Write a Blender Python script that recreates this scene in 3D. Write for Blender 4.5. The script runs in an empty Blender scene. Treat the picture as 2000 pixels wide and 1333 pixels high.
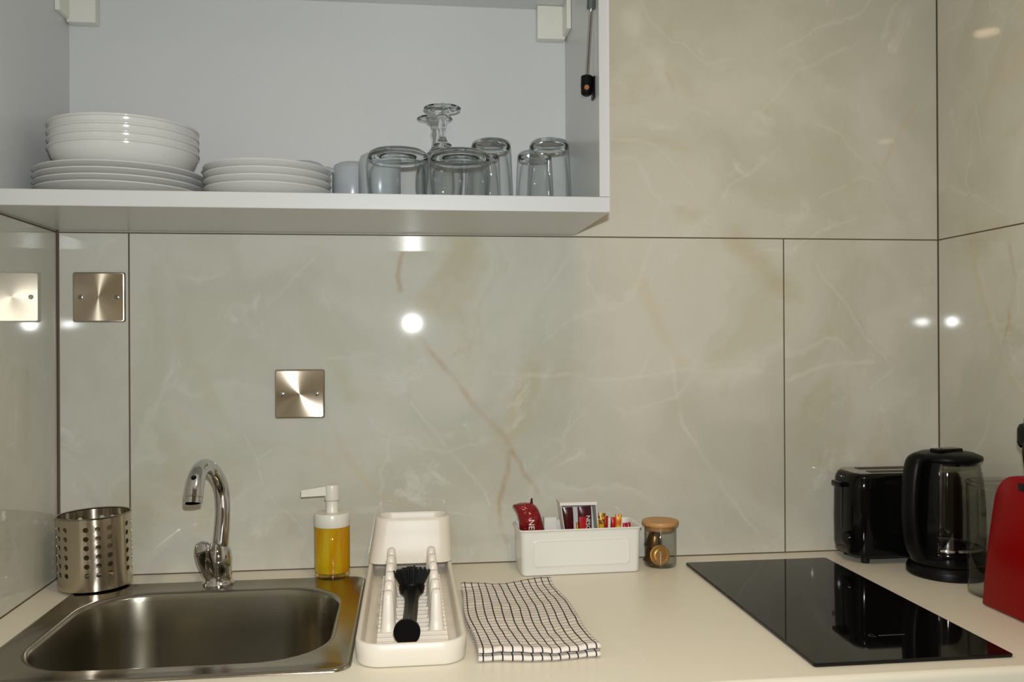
import bpy, bmesh, math, random
import numpy as np
from mathutils import Vector, Matrix, noise
PI = math.pi
random.seed(7)
scene = bpy.context.scene
col = scene.collection
WT = 0.9            # height of the worktop above the floor; everything below is laid out from the worktop, then lifted

# ---------------------------------------------------------------- camera
F_PX, YAW, PIT, ROL = 1726.2, .1180, .0012, -.0053
CAM = Vector((.54537, -1.61820, .40581))
cd = bpy.data.cameras.new('camera'); cam = bpy.data.objects.new('camera', cd); col.objects.link(cam)
cd.sensor_fit = 'HORIZONTAL'; cd.sensor_width = 22.3; cd.lens = 22.3 * F_PX / 2000.0
cd.clip_start = .02
fw = Vector((math.sin(YAW)*math.cos(PIT), math.cos(YAW)*math.cos(PIT), math.sin(PIT)))
rt = Vector((math.cos(YAW), -math.sin(YAW), 0)); up = rt.cross(fw)
rr = rt*math.cos(ROL) + up*math.sin(ROL); uu = -rt*math.sin(ROL) + up*math.cos(ROL)
m = Matrix((rr, uu, -fw)).transposed().to_4x4(); m.translation = CAM
cam.matrix_world = m
scene.camera = cam
scene.cycles.transparent_max_bounces = 24; scene.cycles.max_bounces = 10; scene.cycles.transmission_bounces = 10
scene.view_settings.view_transform = 'Standard'
scene.view_settings.look = 'None'
scene.view_settings.exposure = 0.28
scene.view_settings.gamma = 1.0
scene.view_settings.use_curve_mapping = False

# ---------------------------------------------------------------- light
world = bpy.data.worlds.new('world'); scene.world = world; world.use_nodes = True
world.node_tree.nodes['Background'].inputs[0].default_value = (.9, .8, .65, 1)
world.node_tree.nodes['Background'].inputs[1].default_value = .05
def area(name, loc, rot, sx, sy, power, color, shape='RECTANGLE', spread=PI):
    l = bpy.data.lights.new(name, 'AREA'); l.shape = shape; l.size = sx; l.size_y = sy
    l.energy = power; l.color = color; l.spread = spread
    o = bpy.data.objects.new(name, l); col.objects.link(o); o.location = loc; o.rotation_euler = rot
    return o
# the camera's pop-up flash, just above the lens (its mirror image shows in the tiles)
area('flash', (.5636, -1.60, .4758), (PI/2, 0, -YAW*.6), .026, .018, 9.6, (.95, 1.0, 1.02))
# recessed ceiling downlight over the photographer, plus an unseen lamp added further back for ambient light
area('ceiling_area_lamp', (.84, -.96, 1.362), (0, 0, 0), .07, .07, 3.5, (1.0, .70, .40), 'DISK')
area('ceiling_area_lamp', (.25, -2.35, 1.362), (0, 0, 0), .07, .07, 1.6, (1.0, .74, .46), 'DISK')

# ---------------------------------------------------------------- node helpers
def newmat(name):
    mt = bpy.data.materials.new(name); mt.use_nodes = True
    nt = mt.node_tree; nt.nodes.clear()
    out = nt.nodes.new('ShaderNodeOutputMaterial')
    return mt, nt, out
def L(nt, a, b): nt.links.new(a, b)
def coords(nt, kind='Object'):
    return nt.nodes.new('ShaderNodeTexCoord').outputs[kind]
def nz(nt, vec, scale, detail=4, rough=.5, dist=0):
    n = nt.nodes.new('ShaderNodeTexNoise'); n.inputs['Scale'].default_value = scale
    n.inputs['Detail'].default_value = detail; n.inputs['Roughness'].default_value = rough
    n.inputs['Distortion'].default_value = dist
    if vec is not None: L(nt, vec, n.inputs['Vector'])
    return n
def mr(nt, v, a, b, c=0., d=1., smooth=True):
    n = nt.nodes.new('ShaderNodeMapRange'); n.interpolation_type = 'SMOOTHSTEP' if smooth else 'LINEAR'
    L(nt, v, n.inputs[0])
    for i, x in zip((1, 2, 3, 4), (a, b, c, d)): n.inputs[i].default_value = x
    return n.outputs[0]
def ma(nt, op, a, b=None, clamp=False):
    n = nt.nodes.new('ShaderNodeMath'); n.operation = op; n.use_clamp = clamp
    for i, x in enumerate((a, b)):
        if x is None: continue
        if isinstance(x, (int, float)): n.inputs[i].default_value = x
        else: L(nt, x, n.inputs[i])
    return n.outputs[0]
def vm(nt, op, a, b=None, out=0):
    n = nt.nodes.new('ShaderNodeVectorMath'); n.operation = op
    for i, x in enumerate((a, b)):
        if x is None: continue
        if isinstance(x, (tuple, list)): n.inputs[i].default_value = x
        else: L(nt, x, n.inputs[i])
    return n
def mix(nt, f, a, b):
    n = nt.nodes.new('ShaderNodeMix'); n.data_type = 'RGBA'
    for s, x in ((0, f), (6, a), (7, b)):
        if isinstance(x, (int, float)): n.inputs[s].default_value = x
        elif isinstance(x, tuple): n.inputs[s].default_value = x if len(x) == 4 else (*x, 1)
        else: L(nt, x, n.inputs[s])
    return n.outputs[2]
def bsdf(nt, out, **kw):
    b = nt.nodes.new('ShaderNodeBsdfPrincipled')
    for k, v in kw.items():
        k = k.replace('_', ' ')
        if isinstance(v, (int, float, tuple)):
            if isinstance(v, tuple) and len(v) == 3: v = (*v, 1)
            b.inputs[k].default_value = v
        else: L(nt, v, b.inputs[k])
    L(nt, b.outputs[0], out.inputs[0])
    return b
def bump(nt, b, h, strength=.1, dist=.001):
    n = nt.nodes.new('ShaderNodeBump'); n.inputs['Strength'].default_value = strength
    n.inputs['Distance'].default_value = dist; L(nt, h, n.inputs['Height']); L(nt, n.outputs[0], b.inputs['Normal'])
def s2l(r, g, b):
    f = lambda c: (c/255/12.92) if c/255 <= .04045 else ((c/255+.055)/1.055)**2.4
    return (f(r), f(g), f(b))

def solid(name, c, rough=.4, metal=0., vary=.04, scale=60., bmp=0., bscale=300., **kw):
    mt, nt, out = newmat(name)
    co = coords(nt)
    n = nz(nt, co, scale)
    c2 = tuple(max(0, x*(1-vary*2)) for x in c)
    cc = mix(nt, n.outputs[0], c, c2)
    b = bsdf(nt, out, Base_Color=cc, Roughness=rough, Metallic=metal, **kw)
    if bmp: bump(nt, b, nz(nt, co, bscale).outputs[0], bmp)
    return mt

def seg_group():
    g = bpy.data.node_groups.new('segment_distance', 'ShaderNodeTree')
    for nme in 'PAB': g.interface.new_socket(nme, in_out='INPUT', socket_type='NodeSocketVector')
    g.interface.new_socket('D', in_out='OUTPUT', socket_type='NodeSocketFloat')
    i = g.nodes.new('NodeGroupInput'); o = g.nodes.new('NodeGroupOutput')
    pa = vm(g, 'SUBTRACT', i.outputs[0], i.outputs[1]).outputs[0]
    ba = vm(g, 'SUBTRACT', i.outputs[2], i.outputs[1]).outputs[0]
    num = vm(g, 'DOT_PRODUCT', pa, ba).outputs['Value']; den = vm(g, 'DOT_PRODUCT', ba, ba).outputs['Value']
    h = ma(g, 'DIVIDE', num, den, True)
    sc = g.nodes.new('ShaderNodeVectorMath'); sc.operation = 'SCALE'; L(g, ba, sc.inputs[0]); L(g, h, sc.inputs['Scale'])
    d = vm(g, 'SUBTRACT', pa, sc.outputs[0]).outputs[0]
    ln = vm(g, 'LENGTH', d).outputs['Value']
    L(g, ln, o.inputs[0])
    return g
SEG = seg_group()
def segd(nt, P, a, b):
    n = nt.nodes.new('ShaderNodeGroup'); n.node_tree = SEG
    L(nt, P, n.inputs[0]); n.inputs[1].default_value = a; n.inputs[2].default_value = b
    return n.outputs[0]
def polyd(nt, P, pts):
    cur = None
    for a, b in zip(pts, pts[1:]):
        d = segd(nt, P, a, b)
        cur = d if cur is None else ma(nt, 'MINIMUM', cur, d)
    return cur

BASE = s2l(205, 203, 191); SHADE = s2l(190, 189, 174); PALE = s2l(220, 219, 209); OLIVE = s2l(185, 178, 146)
BROWN = s2l(176, 138, 92); TAN = s2l(203, 184, 148); GROUT = s2l(96, 80, 62)
def vein_grid(bm_obj, plane, veins):
    """writes the tile's own veins (colour + coverage) on the vertices of a finely divided wall face"""
    me = bm_obj.data; n = len(me.vertices)
    co = np.empty(n*3, np.float32); me.vertices.foreach_get('co', co); co = co.reshape(-1, 3)
    ia, ib = plane
    A = co[:, ia].astype(float); B = co[:, ib].astype(float)
    wa = np.zeros(n); wb = np.zeros(n); bk = np.zeros(n)
    N = noise.noise
    for i in range(n):
        a, b = A[i], B[i]
        wa[i] = .020*N(Vector((a*6, b*6, .3)))+.008*N(Vector((a*24, b*24, 2.3)))+.003*N(Vector((a*80, b*80, 5.3)))
        wb[i] = .020*N(Vector((a*6, b*6, 7.3)))+.008*N(Vector((a*24, b*24, 9.3)))+.003*N(Vector((a*80, b*80, 1.3)))
        bk[i] = .5+.9*N(Vector((a*18, b*18, 4.4)))+.5*N(Vector((a*70, b*70, 6.4)))
    bk = np.clip(.35+.9*bk, .15, 1)
    PA, PB = A+wa*.6, B+wb*.6
    colr = dict(b=BROWN, t=TAN, p=PALE, o=OLIVE, s=SHADE)
    acc = np.zeros((n, 3)); al = np.zeros(n)
    for kind, pts, width, st in veins:
        d = np.full(n, 9.)
        for p, q in zip(pts, pts[1:]):
            ax, bx_, ay, by_ = p[ia], q[ia], p[ib], q[ib]
            dx, dy = bx_-ax, by_-ay
            h = np.clip(((PA-ax)*dx+(PB-ay)*dy)/(dx*dx+dy*dy), 0, 1)
            d = np.minimum(d, np.hypot(PA-ax-dx*h, PB-ay-dy*h))
        k = np.clip(1-d/width, 0, 1); f = k*k*(3-2*k)*st*bk*(.46 if kind == 'p' else .62)
        c = np.array(colr[kind])
        na = f+al*(1-f)
        acc = np.where(na[:, None] > 1e-6, (c[None]*f[:, None]+acc*(al*(1-f))[:, None])/np.maximum(na, 1e-6)[:, None], acc)
        al = na
    arr = np.concatenate([acc, al[:, None]], 1).astype(np.float32)
    ca = me.attributes.new('vein_colour', 'FLOAT_COLOR', 'POINT'); ca.data.foreach_set('color', arr.ravel())
def fine_face(bm, f3, a0, a1, b0, b1, step):
    na, nb = max(1, int((a1-a0)/step)), max(1, int((b1-b0)/step))
    g = [[bm.verts.new(f3(a0+(a1-a0)*i/na, b0+(b1-b0)*j/nb)) for j in range(nb+1)] for i in range(na+1)]
    for i in range(na):
        for j in range(nb): bm.faces.new((g[i][j], g[i+1][j], g[i+1][j+1], g[i][j+1]))
def marble(name, mask, veins, grout, seed=0.0):
    """polished onyx-look porcelain tile; veins: (kind, points, width, strength); grout: straight joints"""
    mt, nt, out = newmat(name)
    co = coords(nt)
    off = vm(nt, 'ADD', co, (seed, seed*.7, seed*1.3)).outputs[0]
    def warp(scale, amp, detail=3):
        n = nz(nt, off, scale, detail)
        s = vm(nt, 'SUBTRACT', n.outputs['Color'], (.5, .5, .5)).outputs[0]
        return vm(nt, 'MULTIPLY', s, tuple(amp*k for k in mask)).outputs[0]
    w1 = warp(5, .055); w2 = warp(28, .022, 5); w3 = warp(2.0, .6, 5)
    P = vm(nt, 'ADD', vm(nt, 'ADD', co, w1).outputs[0], w2).outputs[0]
    Q = vm(nt, 'ADD', vm(nt, 'ADD', off, w3).outputs[0], w2).outputs[0]
    cloud = nz(nt, Q, 2.6, 6, .58).outputs[0]
    c = mix(nt, mr(nt, cloud, .38, .64), BASE, SHADE)
    c3 = nz(nt, vm(nt, 'ADD', Q, (3.1, 1.7, 5.2)).outputs[0], 4.2, 5, .62).outputs[0]
    c = mix(nt, mr(nt, c3, .56, .72, 0, .55), c, OLIVE)
    c4 = nz(nt, vm(nt, 'ADD', Q, (7.1, 4.7, 1.2)).outputs[0], 7, 8, .7).outputs[0]
    c = mix(nt, mr(nt, c4, .56, .70, 0, .65), c, PALE)
    vo = nt.nodes.new('ShaderNodeTexVoronoi'); vo.feature = 'DISTANCE_TO_EDGE'; vo.inputs['Scale'].default_value = 3.3
    L(nt, Q, vo.inputs['Vector'])
    fade = mr(nt, nz(nt, off, 3.5, 2).outputs[0], .42, .62)
    c = mix(nt, ma(nt, 'MULTIPLY', mr(nt, vo.outputs[0], 0, .022, .28, 0), fade), c, PALE)
    vo2 = nt.nodes.new('ShaderNodeTexVoronoi'); vo2.feature = 'DISTANCE_TO_EDGE'; vo2.inputs['Scale'].default_value = 2.1
    L(nt, vm(nt, 'ADD', Q, (2.2, .4, 9.)).outputs[0], vo2.inputs['Vector'])
    fade2 = mr(nt, nz(nt, vm(nt, 'ADD', off, (5., 5., 5.)).outputs[0], 2.5, 2).outputs[0], .50, .66)
    c = mix(nt, ma(nt, 'MULTIPLY', mr(nt, vo2.outputs[0], 0, .03, .25, 0), fade2), c, TAN)
    if veins:
        at = nt.nodes.new('ShaderNodeAttribute'); at.attribute_name = 'vein_colour'; at.attribute_type = 'GEOMETRY'
        c = mix(nt, at.outputs['Alpha'], c, at.outputs['Color'])
    g = None
    for a, b, w in grout:
        d = mr(nt, segd(nt, co, a, b), w*.8, w*1.15, 1, 0)
        g = d if g is None else ma(nt, 'MAXIMUM', g, d)
    rough = .035
    if g is not None:
        c = mix(nt, g, c, GROUT)
        rough = ma(nt, 'ADD', ma(nt, 'MULTIPLY', g, .6), .035)
    b = bsdf(nt, out, Base_Color=c, Roughness=rough, Specular_IOR_Level=.5)
    return mt

# ---------------------------------------------------------------- mesh helpers
def sharp(bm, ang=35):
    a = math.radians(ang)
    bm.normal_update()
    for f in bm.faces: f.smooth = True
    for e in bm.edges:
        if len(e.link_faces) == 2:
            try: e.smooth = e.calc_face_angle() < a
            except ValueError: pass
def wloc(o):
    v = o.location.copy()
    while o.parent: o = o.parent; v += o.location
    return v
def obj(name, bm, mat, parent=None, recalc=True, ang=35, origin=None):
    """bm is in worktop-frame coordinates; the object's origin goes to `origin` or its parent's"""
    if recalc: bmesh.ops.recalc_face_normals(bm, faces=bm.faces)
    sharp(bm, ang)
    base = Vector(origin) if origin is not None else (wloc(parent) if parent else Vector((0, 0, 0)))
    bmesh.ops.translate(bm, verts=bm.verts, vec=-base)
    me = bpy.data.meshes.new(name); bm.to_mesh(me); bm.free()
    for mm in (mat if isinstance(mat, (list, tuple)) else [mat]): me.materials.append(mm)
    o = bpy.data.objects.new(name, me); col.objects.link(o)
    if parent: o.parent = parent; o.location = base - wloc(parent)
    else: o.location = base
    return o
def thing(name, label, cat, loc=(0, 0, 0), group=None):
    o = bpy.data.objects.new(name, None); o.empty_display_size = .02; col.objects.link(o); o.location = loc
    return tag(o, label, cat, group)
def tag(o, label=None, cat=None, group=None, kind=None):
    if label: o['label'] = label
    if cat: o['category'] = cat
    if group: o['group'] = group
    if kind: o['kind'] = kind
    return o
def copy_tree(o, parent=None):
    c = o.copy(); col.objects.link(c)
    if parent: c.parent = parent
    for ch in list(o.children): copy_tree(ch, c)
    return c

def box(bm, x0, x1, y0, y1, z0, z1, bev=0., seg=2):
    vs = [bm.verts.new((x, y, z)) for x in (x0, x1) for y in (y0, y1) for z in (z0, z1)]
    fs = [(0, 1, 3, 2), (4, 6, 7, 5), (0, 4, 5, 1), (2, 3, 7, 6), (0, 2, 6, 4), (1, 5, 7, 3)]
    f = [bm.faces.new([vs[i] for i in q]) for q in fs]
    if bev:
        es = list({e for q in f for e in q.edges})
        r = bmesh.ops.bevel(bm, geom=es, offset=bev, segments=seg, affect='EDGES', profile=.6)
        return list({v for q in r['faces'] for v in q.verts} | {v for v in vs if v.is_valid})
    return vs
def lathe(bm, prof, cx=0, cy=0, cz=0, seg=48, closed=False, squash=1.0):
    rings = []
    for r, z in prof:
        if r < 1e-6: rings.append([bm.verts.new((cx, cy, cz+z))])
        else: rings.append([bm.verts.new((cx+r*math.cos(2*PI*i/seg), cy+squash*r*math.sin(2*PI*i/seg), cz+z)) for i in range(seg)])
    pairs = list(zip(rings, rings[1:]))
    if closed: pairs.append((rings[-1], rings[0]))
    for a, b in pairs:
        if len(a) == 1 and len(b) == 1: continue
        for i in range(seg):
            j = (i+1) % seg
            if len(a) == 1: bm.faces.new((a[0], b[j], b[i]))
            elif len(b) == 1: bm.faces.new((a[i], a[j], b[0]))
            else: bm.faces.new((a[i], a[j], b[j], b[i]))
    return [v for r in rings for v in r]
def rrect(x0, x1, y0, y1, r, n=6):
    """rounded rectangle outline, counter-clockwise"""
    pts = []
    rs = r if isinstance(r, (tuple, list)) else (r,)*4
    for (cx, cy, a0, q) in ((x1, y1, 0, rs[0]), (x0, y1, 90, rs[1]), (x0, y0, 180, rs[2]), (x1, y0, 270, rs[3])):
        sx = -1 if cx == x1 else 1; sy = -1 if cy == y1 else 1
        for i in range(n+1):
            a = math.radians(a0+90*i/n)
            pts.append((cx+sx*q+q*math.cos(a), cy+sy*q+q*math.sin(a)))
    return pts
def loft(bm, loops, cap0=True, cap1=True, closed=True):
    rs = [[bm.verts.new(p) for p in lp] for lp in loops]
    n = len(rs[0])
    for a, b in zip(rs, rs[1:]):
        for i in range(n if closed else n-1):
            j = (i+1) % n
            bm.faces.new((a[i], a[j], b[j], b[i]))
    if cap0: bm.faces.new(list(reversed(rs[0])))
    if cap1: bm.faces.new(rs[-1])
    return [v for r in rs for v in r]
def cr(pts, n=6):
    """Catmull-Rom through tuples"""
    out = []
    P = [Vector(p) for p in pts]; P = [P[0]*2-P[1]] + P + [P[-1]*2-P[-2]]
    for i in range(1, len(P)-2):
        for k in range(n):
            t = k/n
            a, b, c, d = P[i-1], P[i], P[i+1], P[i+2]
            out.append(.5*((2*b)+(c-a)*t+(2*a-5*b+4*c-d)*t*t+(3*b-a-3*c+d)*t**3))
    out.append(P[-2]); return out
def tube(bm, pts, rad, seg=20, caps=True, flat=1.0, updir=None):
    """pts list of Vectors; rad scalar or list; flat squashes along the frame's second axis"""
    pts = [Vector(p) for p in pts]
    rad = rad if isinstance(rad, (list, tuple)) else [rad]*len(pts)
    t0 = (pts[1]-pts[0]).normalized()
    u = Vector(updir) if updir else t0.orthogonal()
    loops = []
    for i, p in enumerate(pts):
        t = (pts[min(i+1, len(pts)-1)]-pts[max(i-1, 0)]).normalized()
        u = (u - t*u.dot(t)).normalized(); v = t.cross(u)
        loops.append([p+u*(rad[i]*math.cos(2*PI*k/seg))+v*(rad[i]*flat*math.sin(2*PI*k/seg)) for k in range(seg)])
    return loft(bm, loops, caps, caps)
def rot(bm, verts, ang, axis, c):
    bmesh.ops.rotate(bm, verts=[v for v in verts if v.is_valid], cent=Vector(c), matrix=Matrix.Rotation(ang, 3, axis))
def text_mesh(s, size, mat, name, parent, M, depth=.0003):
    cu = bpy.data.curves.new('t', 'FONT'); cu.body = s; cu.size = size; cu.extrude = depth
    to = bpy.data.objects.new('t', cu); col.objects.link(to)
    dg = bpy.context.evaluated_depsgraph_get(); dg.update()
    me = bpy.data.meshes.new_from_object(to.evaluated_get(dg)); bpy.data.objects.remove(to)
    bm = bmesh.new(); bm.from_mesh(me); bm.transform(M)
    return obj(name, bm, mat, parent, recalc=False)

# ---------------------------------------------------------------- materials
def metal_brushed(name, c, rough, aniso, axis='Z', rotn=0., bumpy=.0, scale=(1, 1, 1), tangent='RADIAL'):
    mt, nt, out = newmat(name)
    co = coords(nt)
    n = nz(nt, co, 6, 2)
    tg = nt.nodes.new('ShaderNodeTangent'); tg.direction_type = 'RADIAL'; tg.axis = axis
    r = mr(nt, n.outputs[0], .3, .7, rough*.95, rough*1.05)
    b = bsdf(nt, out, Base_Color=c, Metallic=1., Roughness=r, Anisotropic=aniso, Anisotropic_Rotation=rotn)
    L(nt, tg.outputs[0], b.inputs['Tangent'])
    if bumpy: bump(nt, b, n.outputs[0], bumpy, .0002)
    return mt
M = {}
M['white_board'] = solid('white_melamine', s2l(209, 209, 207), .30, vary=.01, bmp=.03, bscale=500)
M['edge_board'] = solid('white_edge_band', s2l(224, 223, 219), .35, vary=.01)
M['worktop'] = solid('cream_laminate', s2l(232, 226, 208), .32, vary=.01, scale=30, bmp=.02, bscale=900)
M['porcelain'] = solid('white_glazed_porcelain', s2l(216, 214, 209), .10, vary=.01)
M['mugware'] = solid('pale_blue_grey_stoneware', s2l(178, 183, 186), .25, vary=.02)
M['steel_sink'] = metal_brushed('brushed_sink_steel', s2l(150, 144, 128), .27, .4, 'Z', .25)
M['steel_rim'] = metal_brushed('satin_rim_steel', s2l(160, 154, 142), .18, .3, 'Z')
M['steel_cup'] = metal_brushed('brushed_holder_steel', s2l(200, 190, 172), .22, .85, 'Z', .25)
M['steel_plate'] = metal_brushed('circle_brushed_plate_steel', s2l(205, 190, 168), .30, .92, 'Y', 0.)
M['chrome'] = solid('polished_chrome', s2l(205, 205, 208), .05, 1., vary=.01)
M['screw'] = solid('screw_nickel', s2l(180, 178, 172), .2, 1.)
M['dark_gasket'] = solid('dark_gasket', (.03, .028, .025), .6)
M['white_plastic'] = solid('white_plastic', s2l(226, 224, 212), .3, vary=.01)
M['rack_plastic'] = solid('matt_off_white_plastic', s2l(230, 222, 208), .38, vary=.015)
M['white_tin'] = solid('white_painted_tin', s2l(232, 231, 225), .3, vary=.01)
M['card'] = solid('white_card', s2l(226, 224, 218), .6, vary=.01)
M['black_gloss'] = solid('black_gloss_plastic', (.003, .003, .003), .10, Specular_IOR_Level=.2)
M['black_matt'] = solid('black_satin_plastic', (.004, .004, .004), .36, Specular_IOR_Level=.14)
M['black_rubber'] = solid('black_rubber', (.008, .008, .008), .5, Specular_IOR_Level=.28)
M['hob_glass'] = solid('black_ceramic_glass', (.003, .003, .003), .035, vary=.0, Specular_IOR_Level=.28)
M['hob_mark'] = solid('grey_print_on_glass', (.09, .09, .09), .3)
M['red'] = solid('red_gloss_plastic', s2l(132, 0, 2), .34, vary=.01, Specular_IOR_Level=.12)
M['grey_metal'] = solid('grey_gas_cylinder', s2l(120, 124, 126), .3, .8)
M['brass'] = solid('worn_copper_screw', s2l(200, 130, 80), .35, .7)
M['maroon'] = solid('dark_maroon_foil', s2l(74, 10, 22), .25, .1, vary=.1, scale=90)
M['gold_cap'] = solid('golden_capsule_foil', s2l(214, 160, 84), .28, .9)
M['bronze_cap'] = solid('bronze_capsule_foil', s2l(120, 86, 40), .3, .85)
M['pale_gold'] = solid('pale_gold_foil', s2l(226, 208, 150), .3, .7)
M['print_white'] = solid('white_print', s2l(235, 232, 225), .4, vary=0)
M['floor'] = solid('grey_brown_floor', s2l(120, 104, 86), .5, vary=.15, scale=8)
M['paint'] = solid('cream_wall_paint', s2l(205, 196, 178), .8, vary=.02)
M['ceil_paint'] = solid('white_ceiling_paint', s2l(225, 220, 210), .85, vary=.01)

def foil_red():
    mt, nt, out = newmat('crinkled_red_foil')
    co = coords(nt); n = nz(nt, co, 45, 5, .6)
    c = mix(nt, mr(nt, nz(nt, co, 14, 2).outputs[0], .4, .65), s2l(132, 5, 12), s2l(84, 3, 10))
    b = bsdf(nt, out, Base_Color=c, Roughness=.16, Metallic=.15, Coat_Weight=.5)
    bump(nt, b, n.outputs[0], .9, .004)
    return mt
M['foil'] = foil_red()
def bamboo():
    mt, nt, out = newmat('bamboo_wood')
    co = coords(nt); mp = nt.nodes.new('ShaderNodeMapping'); mp.inputs['Scale'].default_value = (4, 60, 60); L(nt, co, mp.inputs[0])
    n = nz(nt, mp.outputs[0], 3, 4)
    b = bsdf(nt, out, Base_Color=mix(nt, n.outputs[0], s2l(206, 158, 100), s2l(170, 120, 66)), Roughness=.45)
    return mt
M['bamboo'] = bamboo()
def thin_glass(name, tint=(.90, .95, .94), edge=(.42, .52, .52), power=3.0, spec=1.0):
    """a thin wall of clear glass: transmits straight through, reflects by Fresnel, denser towards its edge-on outline"""
    mt, nt, out = newmat(name)
    lw = nt.nodes.new('ShaderNodeLayerWeight'); lw.inputs[0].default_value = .5
    f = ma(nt, 'POWER', lw.outputs['Facing'], power)
    tr = nt.nodes.new('ShaderNodeBsdfTransparent'); L(nt, mix(nt, f, tint, edge), tr.inputs[0])
    gl = nt.nodes.new('ShaderNodeBsdfGlossy'); gl.inputs['Roughness'].default_value = .02
    co = coords(nt); n = nz(nt, co, 40, 2); bp = nt.nodes.new('ShaderNodeBump'); bp.inputs['Strength'].default_value = .12
    bp.inputs['Distance'].default_value = .001; L(nt, n.outputs[0], bp.inputs['Height']); L(nt, bp.outputs[0], gl.inputs['Normal'])
    fr = ma(nt, 'ADD', ma(nt, 'MULTIPLY', ma(nt, 'POWER', lw.outputs['Facing'], 5.), .8), .04)     # Schlick
    ms = nt.nodes.new('ShaderNodeMixShader'); L(nt, ma(nt, 'MULTIPLY', fr, spec, True), ms.inputs[0])
    L(nt, tr.outputs[0], ms.inputs[1]); L(nt, gl.outputs[0], ms.inputs[2]); L(nt, ms.outputs[0], out.inputs[0])
    return mt
M['tumbler_glass'] = thin_glass('clear_tumbler_glass', (.98, .985, .985), (.50, .58, .60), 4)
M['wine_glass'] = thin_glass('clear_stem_glass', (.98, .985, .985), (.45, .52, .52), 3.5)
M['jar_glass'] = thin_glass('clear_jar_glass', (.93, .935, .93), (.45, .47, .45), 5)
M['kettle_glass'] = thin_glass('clear_kettle_glass', (.90, .90, .88), (.4, .4, .39), 5)
M['tank_plastic'] = thin_glass('smoky_clear_plastic', (.88, .89, .87), (.4, .41, .40), 4)
def solid_glass(name, c=(.9, .95, .95), rough=.0):
    mt, nt, out = newmat(name)
    co = coords(nt)
    b = bsdf(nt, out, Base_Color=mix(nt, nz(nt, co, 30).outputs[0], c, tuple(x*.98 for x in c)), Roughness=rough, Transmission_Weight=1., IOR=1.5)
    return mt
M['base_glass'] = solid_glass('thick_base_glass', (.93, .96, .96))
def liquid():
    mt, nt, out = newmat('amber_dish_soap')
    co = coords(nt); mp = nt.nodes.new('ShaderNodeMapping'); mp.inputs['Scale'].default_value = (60, 60, 9); L(nt, co, mp.inputs[0])
    n = nz(nt, mp.outputs[0], 1, 2)
    c = mix(nt, mr(nt, n.outputs[0], .35, .65), (1., .90, .03), (1., .62, .01))  # yellow and orange streaks put the refracted light into the soap's colour
    tr = nt.nodes.new('ShaderNodeBsdfTransparent'); L(nt, c, tr.inputs[0])
    tl = nt.nodes.new('ShaderNodeBsdfTranslucent'); L(nt, c, tl.inputs[0])
    ms = nt.nodes.new('ShaderNodeMixShader'); ms.inputs[0].default_value = .62
    df = nt.nodes.new('ShaderNodeBsdfDiffuse'); L(nt, c, df.inputs[0])
    m2 = nt.nodes.new('ShaderNodeMixShader'); m2.inputs[0].default_value = .5; L(nt, tl.outputs[0], m2.inputs[1]); L(nt, df.outputs[0], m2.inputs[2])
    L(nt, tr.outputs[0], ms.inputs[1]); L(nt, m2.outputs[0], ms.inputs[2])
    L(nt, ms.outputs[0], out.inputs[0]); return mt
M['liquid'] = liquid()
M['bottle_glass'] = thin_glass('clear_bottle_glass', (.98, .97, .94), (.60, .45, .25), 5)
M['pump_tube'] = solid('amber_tinted_pump_tube', s2l(200, 150, 50), .4)
def towel_mat():
    mt, nt, out = newmat('checked_cotton')
    uv = coords(nt, 'UV'); sp = nt.nodes.new('ShaderNodeSeparateXYZ'); L(nt, uv, sp.inputs[0])
    def lines(s, period, w):
        f = ma(nt, 'FRACT', ma(nt, 'DIVIDE', s, period))
        d = ma(nt, 'ABSOLUTE', ma(nt, 'SUBTRACT', f, .5))
        return mr(nt, d, w/period*.5*.75, w/period*.5*1.2, 1, 0)
    a = lines(sp.outputs[0], .0122, .0019); b_ = ma(nt, 'MULTIPLY', lines(sp.outputs[1], .0122, .0016), .88)
    weave = nz(nt, uv, 1200, 2).outputs[0]
    c = mix(nt, ma(nt, 'MAXIMUM', a, b_), mix(nt, weave, s2l(238, 230, 220), s2l(216, 206, 196)), s2l(30, 30, 40))
    b = bsdf(nt, out, Base_Color=c, Roughness=.9)
    bump(nt, b, weave, .3, .0005)
    return mt
M['towel'] = towel_mat()
def sachet_mat(name, c1, c2, scale=70):
    mt, nt, out = newmat(name)
    co = coords(nt); n = nz(nt, co, scale, 3, .6, .5)
    bsdf(nt, out, Base_Color=mix(nt, mr(nt, n.outputs[0], .44, .54), c1, c2), Roughness=.3)
    return mt
M['s_gold'] = sachet_mat('yellow_and_brown_wrapper', s2l(214, 176, 40), s2l(120, 62, 20), 160)
M['s_yellow'] = sachet_mat('yellow_and_orange_wrapper', s2l(226, 196, 60), s2l(222, 110, 40), 120)
M['s_red'] = sachet_mat('red_wrapper', s2l(190, 16, 20), s2l(170, 10, 16), 60)

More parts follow.
